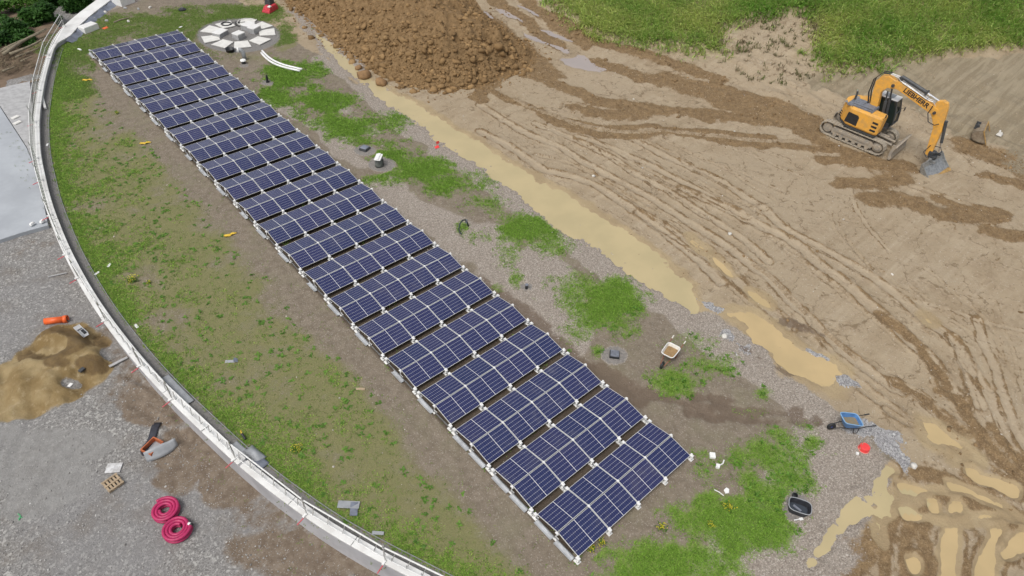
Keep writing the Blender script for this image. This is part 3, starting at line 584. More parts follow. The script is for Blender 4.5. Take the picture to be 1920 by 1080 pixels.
col_attr(me, 'ma', MA); col_attr(me, 'mb', MBm); col_attr(me, 'mc', MC); col_attr(me, 'me', np.stack([Mpale.ravel()]*3,1)); col_attr(me, 'md', np.stack([Mbank.ravel(), Mshore.ravel(), np.clip(ua*(.85+.5*nd),0,1).ravel()],1))  # last md channel: painted shade and damp beneath the panels
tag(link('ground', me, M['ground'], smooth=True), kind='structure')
def gh(x, y):                                                            # finished ground height
    i = np.clip(np.searchsorted(gx, x)-1, 0, len(gx)-2); j = np.clip(np.searchsorted(gy, y)-1, 0, len(gy)-2)
    u = np.clip((x-gx[i])/(gx[i+1]-gx[i]),0,1); v = np.clip((y-gy[j])/(gy[j+1]-gy[j]),0,1)
    return Z[i,j]*(1-u)*(1-v)+Z[i+1,j]*u*(1-v)+Z[i,j+1]*(1-u)*v+Z[i+1,j+1]*u*v
def gm(Mk, x, y):
    i = np.clip(np.searchsorted(gx, x), 0, len(gx)-1); j = np.clip(np.searchsorted(gy, y), 0, len(gy)-1); return Mk[i,j]
for wi_, (mname, poly) in enumerate(WATER):
    c = poly.mean(0); lv = float(np.median(hb(poly[:,0], poly[:,1])))-.055-.0035*(wi_ % 9)
    wx_ = np.arange(poly[:,0].min()-.5, poly[:,0].max()+.6, .18); wy_2 = np.arange(poly[:,1].min()-.5, poly[:,1].max()+.6, .18); WX, WY = np.meshgrid(wx_, wy_2, indexing='ij')
    mw = np_mesh('puddle', np.stack([WX.ravel(), WY.ravel(), np.full(WX.size, lv)],1), face_grid(sdf(WX, WY, poly, 2.) < .42, WX.shape), 4); tag(link('puddle', mw, M[mname]), kind='structure')
# spoil heap
hx = np.arange(15.5, 44, .14); hy = np.concatenate([np.arange(-23.5, 2, .14), np.arange(2, 26, .3)])
HX, HY = np.meshgrid(hx, hy, indexing='ij'); hh = heap_h(HX, HY); HZ = hb(HX, HY)+hh-.1
kh = sdf(HX, HY, HEAP, 3.) < .35
meh = np_mesh('spoil_heap', np.stack([HX.ravel(), HY.ravel(), HZ.ravel()],1), face_grid(kh, HX.shape), 4)
one = np.ones(HX.size); zr = one*0; col_attr(meh,'ma',np.stack([zr,zr,zr],1)); col_attr(meh,'mb',np.stack([one,zr,zr],1)); col_attr(meh,'mc',np.stack([zr,zr,zr],1))
tag(link('spoil_heap', meh, M['ground'], smooth=True), kind='structure')
# caterpillar prints
for p, wd in TREADS:
    L = smooth_line(atl(p), 6); seg = np.r_[0, np.cumsum(np.hypot(*np.diff(L,axis=0).T))]; s = np.arange(0, seg[-1], .05)
    cx = np.interp(s, seg, L[:,0]); cy = np.interp(s, seg, L[:,1]); tx = np.gradient(cx, s); ty = np.gradient(cy, s); l = np.hypot(tx,ty); nx, ny = -ty/l, tx/l
    rows = []; rib = (np.mod(s,.22) < .09)*1.; rib = np.convolve(rib, [.25,.5,.25], 'same'); rib *= .35+1.1*vnoise(s*.7, s*0, 3)
    for o in np.linspace(-.5,.5,6):
        xx = cx+nx*o*wd; yy = cy+ny*o*wd; rows.append(np.stack([xx, yy, gh(xx,yy)+.005+rib*.05*(abs(o) < .49)-.02*(abs(o) > .49)],1))
    V = np.stack(rows,1).reshape(-1,3); n = len(s); I = np.arange(n*6).reshape(n,6)
    FF = np.stack([I[:-1,:-1].ravel(), I[1:,:-1].ravel(), I[1:,1:].ravel(), I[:-1,1:].ravel()],1)[:,::-1]
    mt = np_mesh('tread_print', V, FF, 4); o1 = np.full(len(V), .42); zz = o1*0
    col_attr(mt,'ma',np.stack([zz,zz,o1],1)); col_attr(mt,'mb',np.stack([zz,zz,zz],1)); col_attr(mt,'mc',np.stack([zz,zz,zz],1)); tag(link('tread_print', mt, M['ground']), kind='structure')

# ------------------------------------------------------------------ yard below the parapet
yx = ramp_axis([(-60,-26,1.),(-26,-4,.11),(-4,14,.4)]); yy_ = ramp_axis([(-66,-54,.5),(-54,-26,.11),(-26,0,.2),(0,40,.8)])
YX, YY = np.meshgrid(yx, yy_, indexing='ij'); YZ = yardz(YX, YY); n1 = fbm(YX,YY,.6,4,2)-.5; n2 = fbm(YX,YY,2,4,5)-.5
def ablob(px,py,rx,ry):
    c = aty(px,py)[:2]; u = aty(px+rx,py)[:2]-c; v = aty(px,py+ry)[:2]-c; J = np.linalg.inv(np.c_[u,v])
    return np.hypot(J[0,0]*(YX-c[0])+J[0,1]*(YY-c[1]), J[1,0]*(YX-c[0])+J[1,1]*(YY-c[1]))
def al(pts): return np.array([aty(*p)[:2] for p in pts])
sandp = al([(8,690),(35,660),(60,640),(100,620),(150,612),(200,630),(215,648),(222,690),(200,715),(160,728),(140,745),(90,760),(60,770),(0,782),(-15,735)])
ds = sdf(YX, YY, sandp, 4.); sand = sstep(.5,-.35, ds+n1*1.4+n2*.4)
sand *= 1-.9*np.maximum(sstep(1.0,.6,ablob(205,665,20,18)), sstep(1.,.6,ablob(135,722,24,12)))
brown = np.maximum.reduce([sstep(1.3,.5,ablob(360,860,95,70)+n1*1.2), sstep(1.2,.5,ablob(290,760,80,45)+n1), sstep(1.2,.6,ablob(420,900,70,60)+n1), sstep(1.3,.6,ablob(600,1040,180,60)+n1)*.75, sstep(1.2,.5,ablob(60,470,60,30)+n1)*.45, sstep(1.2,.5,ablob(330,900,70,45)+n1)*.8])
wall_d = xws(YY)-YX; brown = np.maximum(brown*.9, .55*sstep(2.3,.6,wall_d+n1*2)*(YY < -30)); finem = np.maximum(sstep(1.2,.5,ablob(60,880,110,100)+n1), sstep(1.2,.6,ablob(120,830,90,40)+n1))
YZ = YZ+n1*.08+n2*.02+sand*(.50*sstep(0,-1.3,ds)+(fbm(YX,YY,.9,5,4)-.5)*1.1-.3*sstep(1,.35,ablob(90,660,50,30))*1.)
for c0, c1 in (((60,790),(25,900)),((110,815),(40,860)),((140,850),(70,930)),((95,950),(0,1060))):
    D,_ = seg_dist(YX,YY,al([c0,((c0[0]+c1[0])/2-14,(c0[1]+c1[1])/2),c1]),2); YZ -= .05*np.exp(-(D/.22)**2)
for ps in ([(235,700),(290,735),(330,770),(345,830)],[(265,715),(330,745),(380,790)],[(250,760),(300,790),(360,830)],[(300,700),(345,735),(400,800)]):
    D,_ = seg_dist(YX,YY,smooth_line(al(ps)),2); YZ += -.06*np.exp(-(D/.16)**2)+.05*np.exp(-((D-.3)/.12)**2)
mey = np_mesh('gravel_yard', np.stack([YX.ravel(),YY.ravel(),YZ.ravel()],1), face_grid((YX < xws(YY)+.3)&(YY < 30), YX.shape), 4)
col_attr(mey,'ma',np.stack([brown.ravel(), np.clip(sand,0,1).ravel(), finem.ravel()],1)); wets = np.maximum.reduce([sstep(1.2,.6,ablob(196,640,26,26)+n1), sstep(1.2,.7,ablob(178,690,34,16)+n1), sstep(1.15,.8,np.abs(ablob(95,650,60,28)-1)*3+n1*.8)*.8, sstep(1.2,.7,ablob(112,690,30,12)+n1)*.8])*np.clip(sand,0,1)
col_attr(mey,'mb',np.stack([wets.ravel()]*3,1)); tag(link('gravel_yard', mey, M['yard'], smooth=True), kind='structure')
def yh(x,y):
    i = np.clip(np.searchsorted(yx,x),0,len(yx)-1); j = np.clip(np.searchsorted(yy_,y),0,len(yy_)-1); return float(YZ[i,j])
def aty2(px,py,dz=0.):
    p = aty(px,py); 
    for _ in range(3): p = bp(px,py,yh(p[0],p[1])+dz)
    return p
fs = MB().sheet([[(-900,-900,-3),(-900,900,-3)],[(900,-900,-3),(900,900,-3)]]).build('far_ground', M['soil_far']); tag(fs, kind='structure')
# concrete apron with its kerb, and the brown bank behind it
cpz = -.05
cpoly = [tuple(bp(*p,cpz)[:2]) for p in [(-160,110),(0,200),(50,277),(72,330),(90,422),(40,436),(0,449),(-200,500)]]
tag(MB().prism(cpoly, -.7, cpz).build('concrete_apron', M['concrete'], bevel=.02), kind='structure')
cpo2 = [tuple(bp(*p,-.1)[:2]) for p in [(-160,205),(0,165),(56,152),(60,200),(60,300),(50,275),(0,198),(-60,150)]]
tag(MB().prism(cpo2, -.8, -.1).build('concrete_path', M['slab_side']), kind='structure')

# ------------------------------------------------------------------ parapet wall
wsy = np.arange(-66, 24.01, .4); wsx = xws(wsy); wp = np.stack([wsx, wsy],1)
wt_ = np.gradient(wp, axis=0); wt_ /= np.linalg.norm(wt_,axis=1)[:,None]; wn = np.stack([wt_[:,1], -wt_[:,0]],1)     # towards the roof
wS = np.r_[0, np.cumsum(np.linalg.norm(np.diff(wp,axis=0),axis=1))]
def wat(s, off=0., z=0.):
    p = [np.interp(s, wS, wp[:,i]) for i in (0,1)]; n = [np.interp(s, wS, wn[:,i]) for i in (0,1)]; return (p[0]+n[0]*off, p[1]+n[1]*off, z)
def sy(y): return float(np.interp(y, wsy, wS))
def capw(s): return float(.38+.80*sstep(sy(3.4), sy(5.6), s))
wall = thing('parapet_wall', 'long curved white-topped parapet wall between green roof and gravel yard', 'wall', (float(xws(-30.)), -30, -1))
def wbuild(mb, name, mat, **k):
    o = mb.build(name, mat, wall, **k); o.matrix_parent_inverse = Matrix.Translation((-float(xws(-30.)), 30, 1)); return o
def strip(s0, s1, o0, o1, z0, z1, step=.5):
    ss = np.linspace(s0, s1, max(2, int((s1-s0)/step)+1)); m = MB()
    for s in ss:
        a = o0(s) if callable(o0) else o0; b = o1(s) if callable(o1) else o1
        m.v += [wat(s,a,z0), wat(s,b,z0), wat(s,b,z1), wat(s,a,z1)]
    n = len(ss)
    for i in range(n-1):
        for k in range(4): m.f.append((i*4+k, i*4+(k+1)%4, i*4+4+(k+1)%4, i*4+4+k))
    m.f += [(3,2,1,0), tuple((n-1)*4+k for k in range(4))]; return m
wbuild(strip(.2, wS[-1]-.2, .05, lambda s: capw(s)-.05, -2.2, .262), 'wall_body', M['wall_face'])
js = [0.0]+[sy(y) for y in (-57,-54,-51,-48,-45,-42.2,-39.6,-36.6,-33.4,-30.2,-27,-23.8,-20.6,-17.4,-14.2,-11.6,-9.3,-8.4,-5.8,-2.6,1.2,3.0,3.9,9.6,14)]+[wS[-1]]
for i, (a, b) in enumerate(zip(js[:-1], js[1:])):
    g = .11 if i == 6 else (.02 if i < 12 else .035)
    wbuild(strip(a+g, b-g*.3, -.015, lambda s: capw(s), .262, .35+.012*(i % 2)*(i > 12)), 'capstone', M['wall_white'], bevel=.012)
# kerb strip between gravel margin and lawn
ks = strip(sy(-58), sy(3.6), .82, .845, -.05, .07); tag(ks.build('lawn_edging', M['alu']), 'thin metal edging strip along the lawn beside the grey gravel margin', 'edging')
# ---- edge protection
PY = [float(bp(*p,.35)[1]) for p in [(108,52),(84,105),(66,172),(59,232),(63,300),(72,340),(93,405),(122,478),(150,520),(208,597),(270,683),(330,745),(455,853),(590,955),(733,1046)]]+[-55.5]
PS = sorted(sy(y) for y in PY)
def ordn(i): return ['first','second','third','fourth','fifth','sixth','seventh','eighth','ninth','tenth','eleventh','twelfth','thirteenth','fourteenth','fifteenth','sixteenth','seventeenth','eighteenth','nineteenth','twentieth','twenty-first'][i]
for i, s in enumerate(PS[1:]):
    p = wat(s, .04, .35); ang = math.atan2(*[float(np.interp(s, wS, wn[:,k])) for k in (1,0)])
    t = thing('barrier_post', f'white barrier post with red clamp on parapet, {ordn(i)} from the bottom edge', 'post', p, ang, 'barrier posts clamped along the parapet')
    MB().tube([(.06,0,0),(.06,0,1.22)], .026).tube([(.06,0,1.2),(.06,.0,1.36)], [.02,.006]).box((.06,0,.5),(.07,.07,.07)).box((.06,0,1.0),(.07,.07,.06)).build('post_tube', M['alu'], t)
    MB().box((.02,0,.035),(.30,.09,.05)).box((-.045,0,-.05),(.03,.09,.2)).tube([(.15,-.12,.09),(.15,.12,.09)], .02).build('clamp', M['white_al'], t)
    MB().tube([(-.05,0,-.05),(-.42,.05,-.16)], .024).build('clamp_handle', M['redpost'], t)
for i, (a, b) in enumerate(zip(PS[:-1], PS[1:])):
    if i == 0: a += .3
    L = b-a; pa = Vector(wat(a+.05,.12,.35)); pb = Vector(wat(b-.05,.12,.35)); c = (pa+pb)/2; d = pb-pa; ln = d.length
    t = thing('guard_rail', f'white metal guard rail panel on the parapet, {ordn(i)} span from the bottom edge', 'railing', c, math.atan2(d.y,d.x), 'guard rail panels along the parapet')
    h = ln/2; far = wat((a+b)/2)[1] > -19; sp = .34 if far else .62
    MB().tube([(-h,0,1.02),(h,0,1.02)], .03 if not far else .026, 6).build('top_rail', M['white_al'], t)
    if far: MB().tube([(-h,0,.58),(h,0,.58)], .017, 6).build('middle_rail', M['white_al'], t)
    MB().tube([(-h,0,.16),(h,0,.16)], .018, 6).build('bottom_rail', M['white_al'], t)
    m = MB(); n = max(2, int(ln/sp))
    for k in range(n):
        x = -h+(k+.5)*ln/n; m.tube([(x-.12,0,1.02),(x+.1,0,.16)] if not far else [(x,0,1.02),(x,0,.16)], .017, 5)
        if not far: m.tube([(x+.1,0,.16),(x+.18,-.13,.10)], .014, 5)
    m.build('balusters', M['alu'], t)

# ------------------------------------------------------------------ solar field
PITCH = 1.745; PR = 2.6348426747280866; TL = .1772679165699921; ZE = .28; ML, MWD = 1.722, 1.134
def ridge_y(i):
    t = i/20; S = 4*t*(1-t); return -i*PR-.01455*S-.33943*S*(t-.5)
ZR = ZE+MWD*math.sin(TL)
p0 = thing('solar_panel', 'x', 'solar panel')
fw = .019
fv = .013
MB().box((0,MWD/2-fv/2,-.0175),(ML,fv,.035)).box((0,-MWD/2+fv/2,-.0175),(ML,fv,.035)).box((ML/2-fw/2,0,-.0175),(fw,MWD-2*fv,.035)).box((-ML/2+fw/2,0,-.0175),(fw,MWD-2*fv,.035)).build('frame', M['frame'], p0)
MB().box((0,0,-.008),(ML-2*fw+.004,MWD-2*fv+.004,.008)).build('glass', M['cells'], p0)
first = True
for i in range(21):
    yr = ridge_y(i)
    for k in range(4):
        for s in (-1, 1):
            o = p0 if first else copy_tree(p0); first = False
            o.location = ((k+.5)*PITCH, yr+s*(.02+MWD/2*math.cos(TL)), ZE+MWD/2*math.sin(TL)+random.uniform(-.004,.004)); o.rotation_euler = (-s*TL+random.uniform(-.009,.009),random.uniform(-.006,.006),0)
            j, end = (i, 'far') if i < 11 else (20-i, 'near')
            tag(o, f"blue panel, {ordn(j)} row from {end} end, {'upper' if s > 0 else 'lower'} slope, {ordn(k)} from the parapet side", 'solar panel', 'solar panels of the field')
foot = MB().box((0,0,.02),(.2,.24,.04)).box((0,0,.12),(.06,.07,.18)).box((0,.0,.25),(.12,.16,.075)).box((.03,.03,.305),(.07,.08,.04)).box((-.03,-.06,.17),(.13,.05,.06))
ridge = MB().tube([(0,0,.05),(0,0,ZR-.02)],.016,6).box((0,0,ZR+.008),(.085,.085,.035)).box((0,0,ZR-.04),(.05,.16,.05)).box((0,0,.03),(.16,.2,.05))
fme = foot.build('foot', M['white_al']).data; rme = ridge.build('ridge_post', M['white_al']).data
for o in list(COL.objects):
    if o.data == fme or o.data == rme: bpy.data.objects.remove(o)
where = ['along the parapet side of the field', 'under the second seam from the parapet side', 'under the middle seam of the field', 'under the seam nearest the trench side', 'along the trench side of the field']
yN, y0_ = ridge_y(20)-1.25, 1.25
for k in range(5):
    xk = k*PITCH+(-.035 if k == 0 else .035 if k == 4 else 0)
    t = thing('mounting_rail', f'white and silver panel mounting rail with clamps {where[k]}', 'mounting rail', (xk,0,0), 0, 'mounting rails of the solar field')
    MB().box((0,(yN+y0_)/2,.05),(.05,y0_-yN,.05)).build('base_rail', M['alu'], t)
    for i in range(21):
        yr = ridge_y(i)
        for nm, me_, yy in (('ridge_post',rme,yr),('foot',fme,yr-1.17),('foot',fme,yr+1.17)):
            o = bpy.data.objects.new(nm, me_); COL.objects.link(o); o.parent = t; o.location = (0,yy,0); o.rotation_euler = (0,0,math.pi if yy > yr else 0)
    if k == 0:
        for i in range(21):
            yr = ridge_y(i); spans = [(yr-1.02,yr-.08),(yr+.08,yr+1.02)] if i > 17 else [(yr-.0,yr+1.0)] if i % 3 != 1 else [(yr-.35,yr+.45)]
            for a, b in spans:
                MB().box((-.14,(a+b)/2,.08),(.17,b-a,.012)).box((-.222,(a+b)/2,.11),(.012,b-a,.06)).box((-.06,(a+b)/2,.13),(.012,b-a,.09)).box((-.14,a+(b-a)*.5,.092),(.15,.012,.012)).build('ballast_tray', M['tray'], t)

# ------------------------------------------------------------------ excavator
def sub(parent, name, mat, mb, **k): return mb.build(name, mat, parent, **k)
EX = thing('excavator', 'yellow tracked excavator with a wide ditching bucket working on the clay ground', 'excavator', (38.408,-45.04,.70), R(-86.37), scale=1.0814)
ex_z = float(gh(38.408,-45.04))
def stadium(cx, cz, hx, r, n=10):
    return [(cx+hx+r*math.cos(t), cz+r*math.sin(t)) for t in np.linspace(-math.pi/2, math.pi/2, n)]+[(cx-hx+r*math.cos(t), cz+r*math.sin(t)) for t in np.linspace(math.pi/2, 3*math.pi/2, n)]
sub(EX,'undercarriage_frame',M['mudsteel'], MB().box((0,0,.55),(1.9,1.5,.4)).box((1.2,.55,.5),(1.2,.22,.3)).box((1.2,-.55,.5),(1.2,.22,.3)).box((0,0,.86),(1.5,1.3,.2)).tube([(1.1,.3,.62),(2.3,.3,.55)],.09).tube([(1.1,-.3,.62),(2.3,-.3,.55)],.09), bevel=.03)
for sgn in (-1, 1):
    m = MB(); yc = sgn*1.05; path = stadium(0,.45,1.72,.44,12); per = path+[path[0]]; per = [Vector((a,0,b)) for a,b in per]
    seg = [0]
    for a,b in zip(per[:-1],per[1:]): seg.append(seg[-1]+(b-a).length)
    NS = 46
    for q in range(NS):
        s = (q+.5)/NS*seg[-1]; i = max(0, min(len(seg)-2, int(np.searchsorted(seg, s))-1)); f_ = (s-seg[i])/(seg[i+1]-seg[i]); p = per[i].lerp(per[i+1], f_); d = (per[i+1]-per[i]).normalized(); ang = math.atan2(d.z, d.x)
        Mx = Matrix.Rotation(-ang,4,'Y'); m.box((p.x,yc,p.z),(seg[-1]/NS*.96,.52,.035),M=Mx)
        nrm = Vector((d.z,0,-d.x)); pp = p+nrm*.035; m.box((pp.x,yc,pp.z),(.04,.52,.05),M=Mx)
    tr = sub(EX,'crawler_track',M['tread'], m)
    sub(tr,'track_frame',M['mudsteel'], MB().profile_xz([(-1.35,.2),(1.35,.2),(1.45,.45),(1.3,.68),(-1.3,.68),(-1.45,.45)], yc-.18, yc+.22 if sgn > 0 else yc+.18).box((0,yc+sgn*.2,.5),(2.3,.05,.18)), bevel=.02)
    sub(tr,'idler_wheel',M['mudsteel'], MB().lathe([(0,-.13),(.30,-.13),(.33,-.05),(.33,.05),(.30,.13),(.14,.15),(0,.15)], (-1.72,yc,.45), 20, Matrix.Rotation(R(90),4,'X')), smooth=False)
    sub(tr,'drive_sprocket',M['mudsteel'], MB().lathe([(0,-.13),(.32,-.13),(.36,-.05),(.36,.05),(.30,.13),(.16,.2),(0,.2)], (1.72,yc,.45), 14, Matrix.Rotation(R(90),4,'X')))
    mr = MB()
    for xx in (-1.1,-.66,-.22,.22,.66,1.1): mr.lathe([(0,-.2),(.13,-.2),(.13,.2),(0,.2)], (xx,yc,.17), 12, Matrix.Rotation(R(90),4,'X'))
    sub(tr,'rollers',M['mudsteel'], mr)
sub(EX,'slew_ring',M['dkgrey'], MB().lathe([(.72,.9),(.72,1.08),(.6,1.1)],(0,0,0),28))
arc = [(1.62*math.cos(t)*.98, 1.32*math.sin(t)) for t in np.linspace(R(128), R(232), 11)]
body = [(1.36,-1.16),(1.28,-1.30)]+[(-.78,-1.30)]+arc[::-1]+[(-.78,1.30),(.02,1.30),(.02,.34),(.52,.30),(.52,-.30),(1.36,-.34)]
def bodyprism(z0,z1,ins=0.):
    return MB().prism([(x*(1-ins),y*(1-ins)) for x,y in body], z0, z1)
sub(EX,'house',M['yellow'], bodyprism(1.12,2.40), bevel=.14)
sub(EX,'house_skirt',M['dkgrey'], bodyprism(1.0,1.12,.03))
sub(EX,'engine_hood',M['hood'], MB().box((-.30,-.55,2.42),(1.75,1.15,.17),taper=.94).box((-.62,-.3,2.52),(.7,.6,.07)).box((.2,-.62,2.53),(.55,.55,.06)).box((-.1,-1.02,2.45),(1.0,.1,.14)), bevel=.03)
sub(EX,'rear_deck',M['steel'], MB().box((-1.12,-.1,2.352),(.62,1.5,.03)).box((-1.1,.4,2.38),(.3,.3,.05)), bevel=.01)
sub(EX,'side_grille',M['black'], MB().prism([(-.86,1.36),(-.04,1.30),(-.04,1.88),(-.14,2.0),(-.80,2.04)], 1.298, 1.309, Matrix(((1,0,0,0),(0,0,-1,0),(0,1,0,0),(0,0,0,1)))))
m = MB()
for zz in (1.42,1.68,1.94): m.box((1.02,-1.302,zz),(.36,.02,.13))
sub(EX,'vent_slots',M['black'], m)
m = MB()
for zz in (1.5,1.66,1.82): m.box((-1.32,-1.06,zz),(.20,.03,.06),rz=R(-38))
sub(EX,'rear_vents',M['black'], m)
sub(EX,'exhaust_stack',M['dkgrey'], MB().tube([(-1.0,-.42,2.3),(-1.0,-.42,2.98),(-1.06,-.42,3.12)],.065,10)); sub(EX,'exhaust_tip',M['chrome'], MB().tube([(-1.06,-.42,3.10),(-1.1,-.42,3.18)],.07,10))
hr = MB()
for x0,x1,y in ((-.75,.5,-1.2),): hr.tube([(x0,y,2.34),(x0,y,2.62),(x1,y,2.62),(x1,y,2.34)],.018,6)
sub(EX,'hand_rail',M['dkgrey'], hr)
# cab
cabp = [(.06,1.12),(1.42,1.12),(1.62,1.5),(1.52,2.2),(1.28,2.98),(.14,2.98),(.06,2.4)]
sub(EX,'cab_glass',M['glass_dk'], MB().profile_xz([(x*.97+.02,z) for x,z in cabp], .44, 1.24), bevel=.05)
m = MB()
for y in (.42,1.27):
    pts = [(x,y,z) for x,z in cabp]; m.tube(pts, .045, 6, closed=True); m.tube([(.72,y,1.12),(.70,y,2.98)],.04,6)
for x,z in cabp: m.tube([(x,.42,z),(x,1.27,z)],.04,6)
m.box((.75,.845,1.3),(1.36,.9,.36)); sub(EX,'cab_frame',M['dkgrey'], m)
rf = sub(EX,'cab_roof',M['white_al'], MB().box((.70,.845,3.03),(1.24,.92,.08),taper=.93), bevel=.03); sub(rf,'roof_hatch',M['steel'], MB().box((.66,.845,3.085),(.6,.6,.03)), bevel=.01)
m = MB().tube([(1.5,1.28,2.3),(1.68,1.5,2.4)],.014,5).box((1.68,1.5,2.28),(.04,.16,.26)).tube([(1.3,-1.15,2.3),(1.42,-1.3,2.55)],.014,5).box((1.42,-1.3,2.62),(.04,.16,.22)); sub(EX,'mirrors',M['black'], m)
# boom
bm1 = [(.06,1.75),(.52,1.75),(.42,2.6),(.26,3.45),(.50,3.84),(.98,3.94),(.86,4.40),(.30,4.58),(-.10,4.44),(-.30,4.0),(-.20,3.2),(-.04,2.4)]
b1 = sub(EX,'boom_base',M['yellow'], MB().profile_xz(bm1,-.20,.20), bevel=.03); sub(b1,'pivot_pin',M['dkgrey'], MB().tube([(.78,-.31,4.12),(.78,.31,4.12)],.10,12).tube([(.3,-.30,2.0),(.3,.30,2.0)],.1,12))
bm2 = [(.62,4.40),(.95,4.48),(1.35,4.34),(3.45,3.76),(3.80,3.64),(3.86,3.42),(3.64,3.22),(3.3,3.30),(1.25,3.90),(.72,3.98)]
b2 = sub(EX,'boom_section',M['yellow'], MB().profile_xz(bm2,-.16,.16), bevel=.025); sub(b2,'elbow_pin',M['dkgrey'], MB().tube([(3.66,-.30,3.42),(3.66,.30,3.42)],.09,12))
cu = bpy.data.curves.new('letters','FONT'); cu.body = 'LIEBHERR'; cu.size = .42; cu.extrude = .004; cu.align_x = 'CENTER'; cu.align_y = 'CENTER'; cu.offset = .012
to = bpy.data.objects.new('tmp', cu); COL.objects.link(to); dg = bpy.context.evaluated_depsgraph_get(); tm = bpy.data.meshes.new_from_object(to.evaluated_get(dg)); bpy.data.objects.remove(to)
le = link('lettering', tm, M['black'], b2); le.location = (2.32,-.168,3.86); le.rotation_euler = (R(90), R(15.4), 0)
for sg in (-1,1):
    sub(EX,'boom_cylinder',M['dkgrey'], MB().tube([(1.12,sg*.36,1.5),(.80,sg*.36,3.1)],.095,12).tube([(.80,sg*.36,3.1),(.66,sg*.36,3.75)],.05,10))
sc_ = sub(EX,'stick_cylinder',M['dkgrey'], MB().tube([(.98,0,4.72),(1.15,0,4.70),(2.75,0,4.32)],.115,12).box((1.0,0,4.55),(.2,.26,.3)).box((2.72,0,4.33),(.12,.27,.27),M=Matrix.Rotation(R(13.4),4,'Y'))); sub(sc_,'piston_rod',M['chrome'], MB().tube([(2.75,0,4.32),(3.72,0,4.06)],.055,10))
m = MB()
for y in (-.13,-.08,.09,.14): m.tube([(.35,y,4.68),(.85,y,4.66),(1.05,y,4.5),(1.5,y,4.42),(3.0,y,3.98),(3.3,y,3.98),(3.55,y,3.80)],.022,6)
for y in (-.17,.17): m.tube([(1.2,y,4.46),(2.9,y,4.02)],.028,6)
for xx in (1.3,2.1,2.9): m.box((xx,0,4.45-(xx-1.3)*.277),(.06,.36,.05))
sub(EX,'hydraulic_pipes',M['alu'], m)
def hose(pts, r): sub(EX,'hydraulic_hose',M['black'],MB().tube(pts,r,6))
for y in (-.2,-.1,.12,.2): hose([(-.12,y,2.3),(-.42,y*1.3,3.2),(-.46,y*1.2,4.1),(-.1,y,4.66),(.35,y,4.70)],.024)
for y in (-.26,.26): hose([(3.4,y*.7,3.78),(3.35,y*1.1,3.3),(3.6,y*1.4,2.85),(4.0,y*1.2,2.75),(4.2,y,2.9)],.03)
for k,y in enumerate((-.18,.0,.18)): hose([(4.35,y,1.45),(4.2,y*1.8-.1,1.0),(4.5,y*2.0-.1,.75),(4.8,y*1.5,1.0)],.026)
hose([(4.6,-.2,1.5),(4.95,-.3,1.6),(5.1,-.2,1.3),(4.9,-.1,1.0)],.024)
stp = [(3.50,4.12),(3.80,4.26),(4.08,4.18),(4.22,3.9),(4.36,3.2),(4.52,2.4),(4.62,.95),(4.50,.72),(4.28,.78),(4.16,1.5),(3.98,2.5),(3.72,2.95),(3.42,3.35),(3.40,3.75)]
sub(EX,'stick',M['yellow'], MB().profile_xz(stp,-.145,.145), bevel=.03)
bc = sub(EX,'bucket_cylinder',M['dkgrey'], MB().tube([(4.50,0,2.95),(4.80,0,1.75)],.09,12).box((4.45,0,3.02),(.22,.2,.2))); sub(bc,'piston_rod',M['chrome'], MB().tube([(4.80,0,1.75),(4.92,0,1.2)],.048,10))
sub(EX,'tiltrotator',M['dkgrey'], MB().box((4.62,0,.95),(.34,.4,.28)).lathe([(.24,.62),(.27,.7),(.27,.82),(.2,.86)],(4.72,0,0),18).box((4.95,0,1.02),(.34,.14,.14)).box((4.78,-.26,.8),(.2,.14,.22)).box((4.78,.26,.8),(.2,.14,.22)), bevel=.02)
sub(EX,'quick_coupler',M['steel'], MB().box((4.85,0,.5),(.42,.52,.2)).box((4.78,.0,.36),(.3,.6,.1)), bevel=.02)
# ditching bucket, rolled a little to the side
prof = [(5.74,-.22),(5.48,-.10),(5.16,.12),(4.92,.38),(4.80,.70),(4.72,.68),(4.76,.32),(4.96,.0),(5.30,-.20),(5.62,-.30)]
m = MB().profile_xz(prof, -1.04, 1.04)
for y in (-1.06,1.02): m.profile_xz([(5.74,-.25),(5.50,.02),(5.20,.26),(4.94,.56),(4.80,.72),(4.70,.66),(4.75,.30),(4.96,-.02),(5.30,-.22)], y, y+.04)
m.box((4.78,0,.52),(.14,.9,.16)).box((4.80,-.35,.68),(.2,.06,.30)).box((4.80,.35,.68),(.2,.06,.30))
bo = sub(EX,'ditching_bucket',M['steel'], m, bevel=.008)
e1 = sub(bo,'cutting_edge',M['cutting'], MB().profile_xz([(5.80,-.26),(5.70,-.15),(5.56,-.10),(5.60,-.30)],-1.08,1.08))
roll = Matrix.Translation((4.85,0,.35))@Matrix.Rotation(R(9),4,'X')@Matrix.Rotation(R(-10),4,'Z')@Matrix.Translation((-4.85,0,-.35)); bo.matrix_local = roll; e1.matrix_local = Matrix()
blade = [(2.60,.08),(2.72,.04),(2.80,.14),(2.70,.45),(2.78,.86),(2.86,.98),(2.76,1.0),(2.62,.86),(2.54,.45)]
sub(EX,'dozer_blade',M['mudsteel'], MB().profile_xz(blade,-1.30,1.30).box((2.5,.45,.45),(.2,.12,.5)).box((2.5,-.45,.45),(.2,.12,.5)), bevel=.01)

